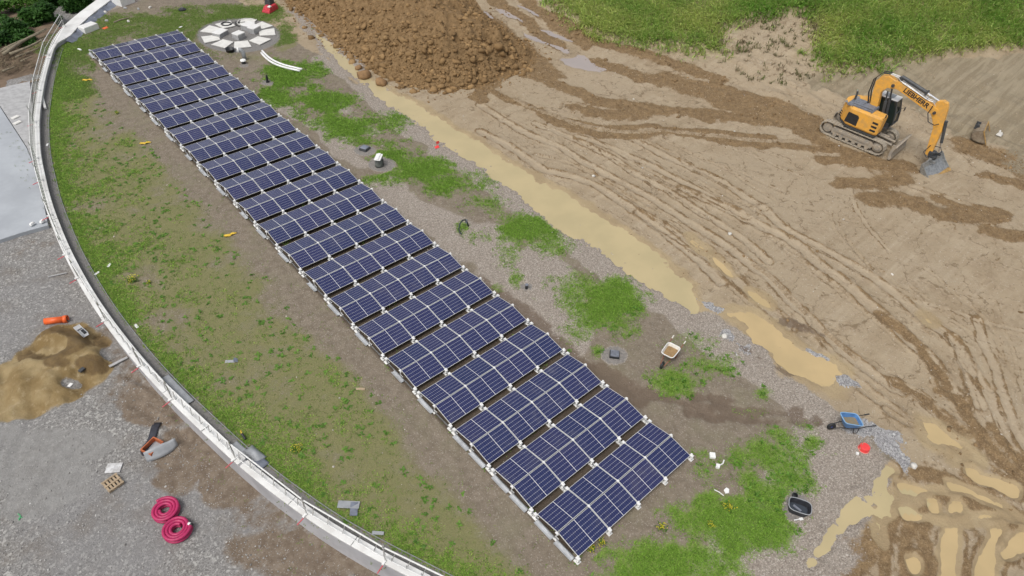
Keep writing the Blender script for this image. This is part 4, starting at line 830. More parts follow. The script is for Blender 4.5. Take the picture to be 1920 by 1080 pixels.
# loose bucket lying by the bank
q = at(1837,252,.2); LBK = thing('loose_bucket','rusty spare digger bucket lying alone on the clay by the bank','bucket',(q[0],q[1],float(gh(q[0],q[1]))+.02), R(-78))
prof = [(.62,.06),(.2,.02),(-.25,.06),(-.48,.28),(-.52,.55),(-.36,.80),(.02,.92),(.10,.92)]
inn = [(x*.93,z*.90+.06) for x,z in prof]; m = MB().profile_xz(prof+inn[::-1],-.95,.95)
for y in (-.95,.91): m.profile_xz(prof,y,y+.04)
sub(LBK,'shell',simple('rusty_bucket',(.20,.15,.10),.8,.1,.4,4,(.30,.25,.18)),m)
sub(LBK,'lip',M['cutting'], MB().box((.12,0,.93),(.06,1.94,.05)).profile_xz([(.62,.06),(.66,.1),(.14,.94),(.06,.92)],-1.0,-.955).profile_xz([(.62,.06),(.66,.1),(.14,.94),(.06,.92)],.955,1.0))
sub(LBK,'hanger',M['dkgrey'], MB().box((-.42,-.3,.82),(.3,.05,.34)).box((-.42,.3,.82),(.3,.05,.34)).tube([(-.42,-.36,.9),(-.42,.36,.9)],.05,8))
q = at(1863,252,.1); m = MB().box((0,0,.12),(.55,.4,.2),taper=.5).box((.1,.1,.27),(.2,.16,.12),taper=.5); o = m.build('chalk_block', M['stone'], bevel=.03); o.location = (q[0]+.3,q[1]-.3,float(gh(q[0],q[1]))); tag(o,'pale chalk block lying against the loose bucket','stone')

# ------------------------------------------------------------------ loose things
def on(px, py, dz=0.): p = at(px, py, dz); return (p[0], p[1], float(gh(p[0], p[1])))
def ony(px, py): p = aty2(px, py); return (p[0], p[1], yh(p[0], p[1]))
def rot_px(f, a, b):                                # heading on the ground of the line seen from pixel a to pixel b
    p, q2 = f(*a), f(*b); return math.atan2(q2[1]-p[1], q2[0]-p[0]), math.hypot(q2[0]-p[0], q2[1]-p[1])
# ring of slabs round the gravel disc
cc = on(449,66)
ring = [((397,57),'under the low stack'),((396,74),'west'),((419,83),''),((454,85),''),((487,77),''),((501,62),''),((491,50),''),((464,43),''),((424,48),'')]
lab = ['pale slab of the circle half under the slab stack nearest the panels','pale slab of the circle lying closest to the panel corner','pale slab of the circle, next to the one by the panel corner','pale slab of the circle lying right behind the dark bucket','pale slab of the circle nearest the two white pipes',
       'pale slab of the circle nearest the brown spoil heap','pale slab of the circle behind the two square stacks','pale slab of the circle with a thin pale hose across it','pale slab of the circle with a black cable coil on it']
for (px, lb), l in zip(ring, lab):
    p = on(*px); a = math.atan2(p[1]-cc[1], p[0]-cc[0])
    m = MB().prism([(-.66,-.54),(.66,-.70),(.66,.70),(-.66,.54)],0,.07); o = m.build('paving_slab', M['slab'], bevel=.01); o.location = (p[0],p[1],p[2]+.03); o.rotation_euler = (random.uniform(-.01,.01),random.uniform(-.02,.02),a); tag(o, l, 'slab', 'slabs laid in a circle on the gravel disc')
for px, sz, hgt, rz, l in [((414,66),(1.15,.8),.36,.5,'low stack of pale concrete slabs on the side towards the panels'),((449,72),(.82,.72),.52,.35,'stack of pale concrete slabs in the middle of the circle'),((467,54),(1.0,.82),.46,.45,'taller stack of pale concrete slabs farthest from the panels'),((478,60),(.95,.72),.52,.45,'stack of pale concrete slabs beside the tallest one, near the heap')]:
    p = on(*px); t = thing('slab_stack', l, 'slab stack', p, rz, 'stacks of slabs inside the circle'); n = 6
    for k in range(n):
        MB().box((random.uniform(-.012,.012),random.uniform(-.012,.012),hgt*(k+.5)/n),(sz[0],sz[1],hgt/n-.012)).build('slab', M['slab_side'] if k < n-1 else M['wall_white'], t, bevel=.006)
def coil(name, c, r, n, tr, mat, l, cat, rise=0., tail=None, seg=26):
    pts = []
    for i in range(n*seg+1):
        a = 2*math.pi*i/seg; rr = r[0]+(r[1]-r[0])*i/(n*seg); pts.append((rr*math.cos(a), rr*math.sin(a), tr+rise*i/(n*seg)))
    if tail: pts += tail
    o = MB().tube(pts, tr, 8).build(name, mat, None, smooth=True); o.location = c; return tag(o, l, cat)
p = on(425,47); coil('cable_coil', (p[0],p[1],p[2]+.1), (.28,.5), 3, .022, M['black'], 'black cable coiled on a slab at the far side of the circle', 'cable', tail=[(.8,-.1,.03),(1.1,-.4,.03),(1.5,-.5,.02)])
p = on(460,42); o = MB().tube([(-.8,-.6,.14),(-.75,.0,.14),(-.4,.45,.15),(.2,.5,.15),(.7,.2,.14),(.9,-.2,.13)],.03,8).build('hose', M['slab'], smooth=True); o.location = p; tag(o,'thin pale hose looping across a slab behind the stacks','hose')
p = on(440,48); o = MB().tube([(.2,-.5,.05),(.1,0,.05),(.35,.5,.1),(.5,.2,.05),(.9,.1,.05)],.035,8).build('cable', M['black'], smooth=True); o.location = p; tag(o,'short black cable lying on the gravel disc by the coil','cable')
# things between circle and panels
p = on(432,97); t = thing('mortar_bucket','dark bucket with a pale lump beside it, just in front of the slab circle','bucket',p); MB().lathe([(.30,0),(.36,.26),(.38,.27),(.33,.26),(.27,.06),(0,.06)],(0,0,0),18).build('shell',M['black'],t,smooth=True); MB().box((.45,-.3,.06),(.22,.2,.12),taper=.6).build('mortar_lump',M['slab_side'],t)
p = on(459,112); t = thing('vent_pipe','grey pipe elbow with white collar standing by the slab circle','vent',p); MB().tube([(0,0,0),(0,0,.55),(-.1,.05,.8),(-.3,.12,.86)],.16,14).build('elbow',M['sheet'],t,smooth=True); MB().tube([(-.28,.11,.86),(-.4,.16,.86)],.2,14).build('collar',M['foam'],t)
p = on(457,119); t = thing('small_vent','small black and white vent cap near the grey pipe elbow','vent',p); MB().lathe([(.16,0),(.16,.22),(.0,.22)],(0,0,0),14).build('pipe',M['black'],t); MB().lathe([(.12,.22),(.24,.24),(.2,.32),(0,.36)],(0,0,0),14).build('cap',M['foam'],t)
p = on(502,154); t = thing('vent_pipe','thin black vent pipe rising from a small gravel ring in bright grass','vent',p); MB().tube([(0,0,0),(0,0,.46)],.085,12).lathe([(.13,.0),(.13,.1),(0,.1)],(0,0,0),12).build('pipe',M['black'],t); MB().tube([(0,0,.44),(.02,-.02,.58)],.06,10).build('cap',M['black'],t)
p = on(684,280); t = thing('inspection_cover','low dark dome cover on a gravel ring beside the grey vent','cover',p,.4); MB().box((0,0,.09),(.62,.62,.18),taper=.85).build('base',M['dkgrey'],t,bevel=.02); MB().box((0,0,.2),(.5,.5,.05),taper=.6).build('lid',M['bluegrey'],t,bevel=.02)
p = on(711,311); t = thing('roof_vent','grey roof vent drum with a white flat hood on a gravel ring','vent',p,.75); MB().lathe([(.29,0),(.27,.1),(.27,.62),(0,.62)],(0,0,0),20).build('drum',simple('vent_grey',(.12,.13,.12),.6,0,.4,4),t,smooth=True); MB().box((.02,-.24,.30),(.12,.12,.44)).build('opening',M['black'],t); MB().box((0,0,.66),(.80,.42,.05)).box((0,0,.71),(.76,.16,.06)).build('hood',M['foam'],t,bevel=.01)
p = on(987,541); t = thing('vent_pipe','tiny dark vent stub on a gravel ring beside the panels','vent',p); MB().tube([(0,0,0),(0,0,.26)],.075,10).build('pipe',M['black'],t); MB().lathe([(.1,.26),(.09,.31),(0,.33)],(0,0,0),10).build('cap',M['hood'],t)
p = on(1152,666); t = thing('manhole_cover','dark square manhole cover with a raised cross on a round gravel patch','cover',p,.70); MB().box((0,0,.06),(.50,.50,.12),taper=.94).build('frame',M['black'],t,bevel=.015); MB().box((0,0,.13),(.42,.42,.02)).box((0,0,.147),(.56,.045,.03),rz=R(45)).box((0,0,.150),(.56,.045,.03),rz=R(-45)).build('lid',M['hood'],t)
p = on(342,19); t = thing('drain_outlet','small dark drain outlet in the lawn behind the panels','drain',p); MB().lathe([(.34,0),(.34,.1),(.2,.14),(0,.14)],(0,0,0),16).build('rim',M['black'],t); MB().lathe([(.18,.14),(.16,.2),(0,.22)],(0,0,0),12).build('lid',M['dkgrey'],t)
p = on(868,430); t = thing('hose_arch','black hose bent into an arch over a tuft of grass on the pebbles','hose',p,.15); MB().tube([(-.42,-.30,.03),(-.40,-.12,.02),(-.36,.0,.25),(-.2,.05,.52),(.05,.08,.6),(.28,.05,.52),(.40,.0,.25),(.42,-.05,.02)],.045,8).build('hose',simple('dark_green_hose',(.02,.035,.032),.5),t,smooth=True); MB().box((.34,.04,.38),(.10,.12,.25)).build('sleeve',M['bluegrey'],t,bevel=.02)
for k,(a,b,l) in enumerate([((492,97),(567,132),'upper of two long white pipes lying on the bright grass'),((490,101),(563,135),'lower of two long white pipes lying on the bright grass')]):
    A = np.array(on(*a)); B = np.array(on(*b)); d = B-A; nn = np.array([-d[1],d[0],0]); nn /= np.linalg.norm(nn); pts = [A+d*u-nn*.55*math.sin(math.pi*u)*1.0+np.array([0,0,.09]) for u in np.linspace(0,1,14)]
    o = MB().tube([q-A for q in pts], .085, 10).build('white_pipe', M['whitepipe'], smooth=True); o.location = A; tag(o, l, 'pipe', 'white pipes on the grass')
# wheelbarrows
def barrow(loc, rz, l, tray_m, frame_m, rim_m, grip_m, hub_m, fill_m, deep):
    t = thing('wheelbarrow', l, 'wheelbarrow', loc, rz)      # +x towards the wheel
    sec = [(-.44,.34,.66),(-.40,.37,.66),(.10,.38,.66),(.48,.30,.66),(.54,.24,.70)] if not deep else [(-.48,.30,.56),(-.40,.36,.60),(.0,.38,.68),(.38,.36,.80),(.50,.28,.88)]
    n = 40
    def loop(x0,x1,w0,w1,z0,z1,rr=.12):
        out = []
        for k in range(n):
            a = 2*math.pi*k/n; c = math.copysign(abs(math.cos(a))**.35, math.cos(a)); s_ = math.copysign(abs(math.sin(a))**.35, math.sin(a)); u = (c+1)/2; out.append((x0+(x1-x0)*u, s_*(w0+(w1-w0)*u), z0+(z1-z0)*u))
        return out
    L1 = loop(-.46,.50,.35,.32,.60,.66 if not deep else .84); L2 = loop(-.36,.26,.25,.20,.33,.34); L0 = loop(-.36,.26,.25,.20,.325,.335)
    m = MB(); m.v = L1+L2; m.f = [(k,(k+1)%n,n+(k+1)%n,n+k) for k in range(n)]+[tuple(range(n,2*n))]; tr = m.build('tray', tray_m, t, smooth=False, solid=.02)
    MB().tube(L1,.022,6,closed=True).build('rim', rim_m, tr)
    f = [p0+(p1-p0)*.42 for p0,p1 in zip(np.array(L2),np.array(L1))]; m = MB(); m.v = [tuple(v) for v in f]+[(0,0,.47)]; m.f = [(k,(k+1)%n,n) for k in range(n)]; m.build('residue', fill_m, tr, smooth=True)
    for s_ in (-1,1):
        MB().tube([(.78,s_*.10,.21),(.40,s_*.16,.29),(-.30,s_*.28,.34),(-.62,s_*.31,.50),(-.95,s_*.32,.56)],.021,8).build('handle_bar', frame_m, t, smooth=True)
        MB().tube([(-.84,s_*.318,.545),(-1.05,s_*.324,.575)],.03,8).build('grip', grip_m, t)
        MB().tube([(-.12,s_*.26,.33),(-.20,s_*.30,.02),(-.38,s_*.30,.02),(-.36,s_*.28,.36)],.018,6).build('leg', frame_m, t)
    w_ = MB().lathe([(.13,-.045),(.19,-.05),(.205,0),(.19,.05),(.13,.045)],(.78,0,.205),24,Matrix.Rotation(R(90),4,'X')).build('tyre', M['black'], t, smooth=True)
    MB().lathe([(0,-.05),(.14,-.035),(.14,.035),(0,.05)],(.78,0,.205),20,Matrix.Rotation(R(90),4,'X')).build('wheel_rim', hub_m, t)
    return t
a_, _l = rot_px(on,(1269,650),(1246,682)); p = on(1253,672); barrow((p[0],p[1],p[2]), a_, 'white wheelbarrow with brown residue in its tray standing on patchy grass', M['cream'], M['rust'], M['foam'], M['cream'], M['cream'], M['sand'], False)
a_, _l = rot_px(on,(1600,797),(1566,797)); p = on(1586,803); barrow((p[0],p[1],p[2]), a_+.05, 'blue wheelbarrow with silty water in its tray beside crushed stone', M['blue'], M['black'], simple('light_blue_rim',(.22,.40,.62),.45), M['black'], simple('blue_hub',(.05,.08,.30),.5), simple('silty_residue',(.20,.20,.15),.3,0,0,5,(.30,.20,.10)), True)
p = on(1619,842); t = thing('round_tub','round red tub upside down on the gravelly soil','tub',p); MB().lathe([(.24,0),(.235,.02),(.215,.20),(.20,.215),(0,.215)],(0,0,0),26).build('shell',M['red'],t); MB().lathe([(.245,0),(.255,.012),(.245,.03)],(0,0,0),26).build('rim',simple('pale_red',(.75,.30,.25),.5),t)
A = np.array(on(1607,851)); B = np.array(on(1620,824)); t = thing('long_brush','white handled brush leaning on the red tub','brush',A); d = B-A; MB().tube([(0,0,.05),tuple(d*.5+np.array([0,0,.22])),tuple(d+np.array([0,0,.18]))],.014,6).build('handle',M['timber'],t); MB().box((0,0,.04),(.11,.11,.08),rz=.6).build('brush_head',M['foam'],t)
# black mixing tub, trowel, small pot
p = on(1495,957); t = thing('mixing_tub','dark grey mixing tub holding murky water by the grass edge','tub',p,R(118)); n = 36
def rl(a,b,z,sh=0): return [(math.copysign(abs(math.cos(2*math.pi*k/n))**.55,math.cos(2*math.pi*k/n))*a+sh, math.copysign(abs(math.sin(2*math.pi*k/n))**.55,math.sin(2*math.pi*k/n))*b, z) for k in range(n)]
m = MB(); m.v = rl(.44,.31,.36)+rl(.36,.24,.0); m.f = [(k,(k+1)%n,n+(k+1)%n,n+k) for k in range(n)]+[tuple(range(n,2*n))]; m.build('shell',M['tub'],t,solid=.02); MB().tube(rl(.45,.32,.36),.018,6,closed=True).build('rim',M['sheet'],t)
m = MB(); m.v = rl(.38,.26,.09); m.f = [tuple(range(n))]; m.build('water',simple('murky_water',(.05,.06,.075),.06),t); MB().tube([(.2,-.1,.12),(-.1,.08,.14)],.05,8).build('sponge',M['bluegrey'],t)
A = on(1495,975); t = thing('trowel','small white handled trowel lying in front of the mixing tub','trowel',A,R(-30)); MB().box((.16,0,.03),(.16,.11,.02)).build('blade',M['foam'],t); MB().tube([(-.16,0,.04),(.08,0,.04)],.022,6).build('handle',M['white_al'],t)
p = on(1489,931); t = thing('plant_pot','small black pot sunk in the soil behind the mixing tub','pot',p); MB().lathe([(.09,0),(.12,.13),(.10,.13),(.08,.03),(0,.03)],(0,0,0),14).build('shell',M['black'],t); MB().tube([(.12,0,.13),(0,.1,.2),(-.12,0,.13)],.01,5).build('handle',M['dkgrey'],t)
# bits of foam, tiles, rags, boards
def flat(name, px, size, h, rz, mat, l, cat, f=on, tilt=(0,0), dz=0.):
    p = f(*px); o = MB().box((0,0,h/2),(size[0],size[1],h)).build(name, mat, bevel=min(.01,h*.3)); o.location = (p[0],p[1],p[2]+dz); o.rotation_euler = (*tilt,rz); return tag(o,l,cat)
flat('foam_block',(1335,856),(.26,.24,0)[:2],.14,.75,M['foam'],'white foam block in the grass off the panel corner','foam block')
p = on(1345,876); t = thing('foam_offcut','white foam cube with a curled strip beside it, near the foam block','foam offcut',p,.5); MB().box((0,0,.07),(.18,.16,.14)).build('cube',M['foam'],t,bevel=.01); MB().tube([(.1,-.08,.05),(.25,-.2,.04),(.42,-.22,.06)],.03,6).build('strip',M['foam'],t)
o = MB().prism([(-.14,-.05),(.0,-.12),(.14,-.03),(.12,.1),(-.06,.1)],0,.05).build('foam_piece',M['foam'],bevel=.008); o.location = on(1362,921); tag(o,'white flat foam piece lying farthest into the patchy grass','foam piece')
o = MB().tube([(-.12,.18,.04),(0,0,.05),(.08,-.2,.04)],.02,6).build('foam_strip',M['foam']); o.location = on(1348,924); o.rotation_euler = (0,0,-.3); tag(o,'thin curved white strip beside the flat foam piece','foam strip')
for px, l, rz in (((164,151),'pale yellow cloth near the far end of the wall',.1),((273,269),'yellow cloth lying on bare soil beside the middle panels',.3),((432,441),'bright yellow cloth lying on the planting beside the nearer panels',.5)):
    p = on(*px); m = MB(); rows = []
    for i in range(6):
        rows.append([(-.33+.66*j/6+.05*math.sin(i*2+j), (-.11+.22*i/5)*(1.2-.8*abs(j-2)/4), .03+.035*math.sin(j*1.9+i*1.3)+.03) for j in range(7)])
    o = m.sheet(rows).build('yellow_cloth',M['cloth'],smooth=True,solid=.015); o.location = p; o.rotation_euler = (0,0,rz-.6); tag(o,l,'cloth','yellow cloths')
flat('plank',(676,730),(.42,.13),.04,-.75,M['timber'],'short bare plank on the planting beside the panels','plank')
flat('roof_tile',(432,678),(.46,.15),.03,-.62,M['sheet'],'pale grey strip tile in the planting','tile',tilt=(.15,0)); flat('bent_tile',(442,676),(.30,.20),.03,1.15,M['bluegrey'],'blue grey tile tilted against the pale strip tile','tile',tilt=(.45,.2),dz=.03)
flat('foam_offcut',(150,94),(.10,.42),.1,.35,M['foam'],'small white offcut on the lawn near the wall corner','offcut'); flat('white_scrap',(339,51),(.3,.16),.05,.4,M['foam'],'white scrap on the lawn right behind the panels','scrap')
flat('orange_scrap',(198,53),(.5,.3),.05,.5,M['orange'],'crumpled orange scrap at the edge of the lawn','scrap',tilt=(.1,.06))
for px, sz, l in (((168,57),(1.35,.8,.5),'white insulated box at the lawn edge by the wall corner'),((233,6),(1.5,1.2,.75),'pale grey box on the rubble beyond the lawn')):
    p = on(*px); t = thing('insulated_box',l,'box',p,.38); MB().box((0,0,sz[2]*.42),(sz[0],sz[1],sz[2]*.84)).build('body',M['foam'],t,bevel=.02); MB().box((0,0,sz[2]*.92),(sz[0]*1.02,sz[1]*1.02,sz[2]*.15),taper=.93).build('lid',M['wall_white'],t,bevel=.02)
for i,(px,sc0) in enumerate([((172,32),.35),((198,24),.25),((235,16),.22),((187,12),.3),((260,18),.2),((282,15),.2),((200,40),.2),((241,41),.24),((176,36),.3)]):
    p = on(*px); o = MB().box((0,0,.08),(sc0*1.5,sc0,.14),taper=.7).build('rubble_block',M['stone'] if i%2 else M['slab_side'],bevel=.03); o.location = p; o.rotation_euler = (random.uniform(-.2,.2),random.uniform(-.2,.2),random.random()*6); tag(o,'broken pale block on the rubble beyond the lawn','rubble','broken blocks on the rubble')
p = on(228,39); o = MB().tube([(-.7,0,.06),(0,.1,.08),(.7,.02,.06)],.06,7).build('dark_beam',M['branch']); o.location = p; o.rotation_euler = (0,0,.2); tag(o,'short dark beam lying across the rubble','beam')
# film draped along the inside of the far coping
m = MB(); rows = []
for q_ in np.linspace(sy(4.6), sy(13), 40): rows.append([(*wat(q_, capw(q_)+.02+o_, 0)[:2], .28-.55*o_+.05*math.sin(q_*3+o_*5)+.03*math.sin(q_*7)) for o_ in (0,.25,.5,.75+.25*math.sin(q_*2.1))])
tag(m.sheet(rows).build('plastic_film',M['bluegrey'],smooth=True),'blue grey plastic film draped along the inside of the wide white coping','film')
# red machine with dark engine
p = on(507,20); t = thing('plate_compactor','red plate compactor with a dark engine at the foot of the heap','compactor',p,.5); MB().box((0,0,.12),(1.5,.85,.2),taper=.9).box((.1,0,.36),(1.3,.8,.32),taper=.8).build('base_plate',simple('machine_red',(.62,.05,.07),.4,0,.35,3),t,bevel=.04); MB().box((.35,.2,.72),(.75,.65,.5),taper=.8).box((.35,.2,1.02),(.5,.5,.14)).build('engine',M['dkgrey'],t,bevel=.04); MB().box((-.35,-.25,.55),(.35,.3,.1),taper=.7).build('cowl',M['foam'],t,bevel=.03); MB().tube([(.6,.5,.5),(1.0,1.0,1.1),(.7,1.2,1.15)],.03,6).build('handle',M['steel'],t)
p = on(818,275); t = thing('marker_flag','small red marker flag beside the long puddle','flag',p); MB().tube([(0,0,0),(0,0,.42)],.014,5).build('stick',M['timber'],t); MB().sheet([[(0,0,.42),(.12,.05,.38),(.28,.02,.36)],[(0,0,.22),(.12,-.03,.20),(.26,.03,.2)]]).build('flag',M['red'],t,solid=.01); MB().sheet([[(-.2,-.2,.02),(.1,-.25,.05)],[(-.15,.0,.05),(.15,0,.1)]]).build('ribbon',M['red'],t,solid=.01)
# sheets on the gravel margin
def wallsheet(y, off, ln, wd, h, mat, l, name='plastic_sheet', curl=.0, lift=0.):
    s0 = sy(y); rows = []
    for i in range(13):
        s_ = s0-ln/2+ln*i/12; rows.append([(*wat(s_, off+wd*(j/6-.5), 0)[:2], h+curl*math.sin(math.pi*j/6)*math.sin(math.pi*i/12)+lift*(i/12)**2) for j in range(7)])
    return tag(MB().sheet(rows).build(name,mat,smooth=True,solid=.02),l,'sheet')
wallsheet(bp(345,728)[1],.60,2.2,.34,.05,M['sheet'],'pale grey board lying on the gravel margin beside the kerb'); 
wallsheet(bp(474,838)[1],.58,1.1,.32,.05,M['sheet'],'grey sheet on the gravel margin in front of the arched sheet'); wallsheet(bp(494,851)[1],.80,.95,.45,.06,M['sheet'],'grey plastic sheet arched up over the kerb',curl=.26); wallsheet(bp(507,862)[1],.66,.7,.5,.06,M['bluegrey'],'dark film lying beside the arched grey sheet',curl=.05)
for i,(px, rz, sz, mt, l) in enumerate([((654,948),-.72,(.85,.34),'sheet','pale grey sheet lying on the kerb among the weeds'),((664,956),.95,(.6,.3),'bluegrey','dark blue grey sheet folded against the pale one'),((709,1001),-.75,(.45,.14),'sheet','narrow grey offcut under the guard rail')]):
    flat('plastic_sheet',px,sz,.025,rz,M[mt],l,'sheet',tilt=(.10 if i else -.12,.05),dz=.07)
for px, l in (((205,498),'white chip on the gravel margin'),((256,612),'pale sliver on the kerb beside the middle span'),((89,272),'white sliver on the kerb by the upper lawn'),((182,513),'pale sliver at the kerb just above the white chip')): flat('white_chip',px,(.30,.13),.04,random.random()*3,M['foam'],l,'chip')
p = on(74,195); o = strip(sy(bp(76,185)[1]), sy(bp(70,208)[1])+.01 if False else sy(bp(76,185)[1])+2.2, .62,.78,.02,.12).build('capstone_offcut',M['wall_white']) if False else MB().box((0,0,.08),(.16,2.3,.14)).build('edge_board',M['wall_white'],bevel=.01); o.location = (p[0]+.3,p[1],.03); o.rotation_euler = (0,0,-.16); tag(o,'white board lying along the inner foot of the far wall','board')
p = on(461,826); t = thing('cordless_tool','small dark hand tool with yellow tip resting by the guard rail','tool',(p[0],p[1],.05)); MB().tube([(0,0,.05),(0,.3,.12)],.05,8).build('body',M['black'],t); MB().tube([(0,.3,.12),(.02,.42,.2)],.03,6).build('tip',M['cloth'],t)
# ---- yard things
p = ony(107,604); a_, L_ = rot_px(ony,(88,606),(128,602)); t = thing('drain_pipe','short thick orange plastic pipe lying on grey gravel by the sand','pipe',(p[0],p[1],p[2]+.14),a_); L_ = max(L_,1.0); MB().tube([(-L_/2,0,0),(L_/2-.15,0,0)],.155,20,cap=False).build('barrel',M['orange'],t,smooth=True,solid=.015); MB().tube([(L_/2-.16,0,0),(L_/2+.03,0,0)],.18,20,cap=False).build('socket',M['orange'],t,smooth=True,solid=.018); MB().tube([(L_/2-.06,0,0),(L_/2-.05,0,0)],.15,20).build('inside',simple('pipe_inside',(.25,.04,.02),.6),t)
p = ony(155,625); a_,_l = rot_px(ony,(145,612),(168,634)); t = thing('metal_trough','grey metal trough half buried at the edge of the sand','trough',(p[0],p[1],p[2]+.05),a_); MB().box((0,0,.05),(.85,.26,.02)).box((0,.13,.12),(.85,.02,.16)).box((0,-.13,.10),(.85,.02,.12)).build('channel',M['tray'],t); MB().box((-.33,0,.13),(.3,.3,.04)).build('cover',M['slab_side'],t); MB().box((.1,.06,.1),(.3,.14,.08)).build('grating',M['black'],t)
for a,b,wd,l,mt in (((204,686),(240,672),.14,'long pale board lying across the muddy edge of the sand','slab_side'),((91,520),(126,513),.06,'thin grey batten lying on the dark gravel','slab_side')):
    A=ony(*a);B=ony(*b); o=MB().box((0,0,.03),(math.hypot(B[0]-A[0],B[1]-A[1]),wd,.05)).build('board',M[mt],bevel=.008); o.location=((A[0]+B[0])/2,(A[1]+B[1])/2,max(A[2],B[2])+.01); o.rotation_euler=(0,0,math.atan2(B[1]-A[1],B[0]-A[0])); tag(o,l,'board')
flat('white_tile',(126,713),(.22,.16),.04,.6,M['foam'],'small white tile on the stony middle of the sand','tile',f=ony); flat('grey_lump',(153,693),(.26,.18),.1,.4,M['dkgrey'],'dark grey lump half sunk in the sand','lump',f=ony)
for px,l in (((65,429),'white bag lying on the edge of the concrete apron'),((84,424),'crumpled white bag at the corner of apron and wall')): 
    p=ony(*px); o=MB().box((0,0,.1),(.34,.2,.16),taper=.6).build('white_bag',M['foam'],bevel=.05); o.location=(p[0],p[1],.0); o.rotation_euler=(.1,0,.5); tag(o,l,'bag')
for px,l in (((29,221),'white slab piece on the path by the kerb, upper one'),((33,231),'white slab piece on the path by the kerb, lower one')):
    p=bp(px[0],px[1],-.1); o=MB().box((0,0,.04),(.5,.3,.08)).build('slab_piece',M['slab'],bevel=.01); o.location=(p[0],p[1],-.1); o.rotation_euler=(0,0,.4); tag(o,l,'slab')
# dark rubber strip, orange frame, grey sheet
P1=np.array(ony(296,794));P2=np.array(ony(284,826));P3=np.array(ony(272,845));P4=np.array(ony(276,858)); L=smooth_line([P1[:2],P2[:2],P3[:2],P4[:2]],5); m=MB(); rows=[]
for i in range(len(L)):
    d=L[min(i+1,len(L)-1)]-L[max(i-1,0)]; d/=np.linalg.norm(d); n_=np.array([-d[1],d[0]]); c=L[i]; z=yh(*c); fz=.05+.10*sstep(.5,1,i/len(L)); rows.append([(*(c+n_*o_*(.17-.05*i/len(L))),z+fz+abs(o_)*.12*float(sstep(.3,1,i/len(L)))) for o_ in (-1,-.5,0,.5,1)])
tag(m.sheet(rows).build('rubber_strip',M['dkstrip'],smooth=True,solid=.03),'long dark rubber strip curling on the mud beside the orange frame','rubber strip')
p=ony(289,843); t=thing('timber_box','orange brown wooden frame propped behind the grey sheet','frame',(p[0],p[1],p[2]),.42); om=simple('orange_timber',(.50,.14,.05),.6,0,.3,5)
for c,d in (((0,.27,.16),(.74,.05,.3)),((0,-.27,.16),(.74,.05,.3)),((.35,0,.16),(.05,.5,.3)),((-.35,0,.16),(.05,.5,.3))): MB().box(c,d).build('frame_side',om,t,bevel=.006)
MB().box((0,0,.05),(.64,.48,.03)).build('panel',M['sheet'],t)
A=np.array(ony(274,860));B=np.array(ony(333,832)); d=(B-A)[:2]; ln=np.linalg.norm(d); d/=ln; n_=np.array([d[1],-d[0]]); rows=[]
for i in range(13):
    u=i/12; wd=.33*math.sin(math.pi*(.18+.74*u))**.8; c=A[:2]+d*ln*u; z=yh(*c); rows.append([(*(c+n_*(o_*wd*1.1)),z+.34-.40*o_+.05*math.sin(u*3)) for o_ in (-.15,.1,.35,.6,.85)])
tag(MB().sheet(rows).build('leaning_sheet',M['sheet'],smooth=True,solid=.025),'pale grey tapered panel leaning in front of the orange frame','panel')
p=ony(214,878); a_,_l=rot_px(ony,(199,887),(229,885)); t=thing('sign_board','scuffed white board lying flat above the small pallet','board',p,a_); MB().box((0,0,.03),(.60,.46,.03)).build('face',simple('scuffed_white',(.66,.66,.66),.5,0,0,4,(.40,.39,.38)),t,bevel=.005); m=MB()
for x,y,w_ in ((.08,.05,.14),(.08,.0,.16),(-.05,-.05,.1)): m.box((x,y,.0475),(w_,.022,.003))
m.build('faded_marks',M['slab_side'],t)
p=ony(213,908); a_,_l=rot_px(ony,(197,904),(213,893)); t=thing('pallet','small weathered wooden pallet lying on grey gravel','pallet',p,a_)
for k in range(3): MB().box((0,-.27+.27*k,.06),(.62,.07,.07)).build('bearer',M['timber'],t)
for k in range(5): MB().box((-.27+.135*k,0,.115),(.085,.64,.022)).build('deck_board',M['timber'],t,bevel=.003)
for k in (-1,0,1): MB().box((0,k*.28,.14),(.66,.075,.02)).build('top_board',M['timber'],t,bevel=.003)
for px, l, fit in (((312,961),'coil of magenta red corrugated pipe, the one nearer the mud',False),((334,996),'coil of magenta red corrugated pipe with a white end cap',True)):
    p=ony(*px); t=thing('pipe_coil',l,'pipe coil',p,.4 if fit else 2.6,'coils of red corrugated pipe'); pts=[]; n=3; seg=46
    for i in range(int(2.9*seg)):
        a=2*math.pi*i/seg; rr=.19+.118*i/seg; pts.append((rr*math.cos(a),rr*math.sin(a),.09+.05*(i/(2.9*seg))))
    lower=[(x*.98,y*.98,.075) for x,y,z in pts]; pts=[(x,y,z+.13) for x,y,z in pts]
    rr_=[.066+.005*math.sin(i*2.6) for i in range(len(pts))]; o=MB().tube(pts,rr_,10).build('upper_layer',M['red_hose'],t,smooth=True); MB().tube(lower,.066,8).build('lower_layer',M['red_hose'],t,smooth=True)
    if fit: e=pts[-1]; MB().tube([e,(e[0]-.10*math.sin(.2),e[1]+.10,e[2])],.07,12).build('end_cap',M['foam'],t); MB().tube([(e[0]+.0,e[1]-.08,e[2]),e],.075,12).build('end_collar',M['black'],t)
p=ony(36,976); o=MB().tube([(0,0,.02),(.1,.15,.03),(.05,.3,.05)],.02,5).tube([(0,.1,.02),(.15,.05,.03)],.015,5).build('green_twine',simple('green_twine',(.08,.40,.16),.6)); o.location=p; tag(o,'scrap of bright green twine on the grey gravel','twine')
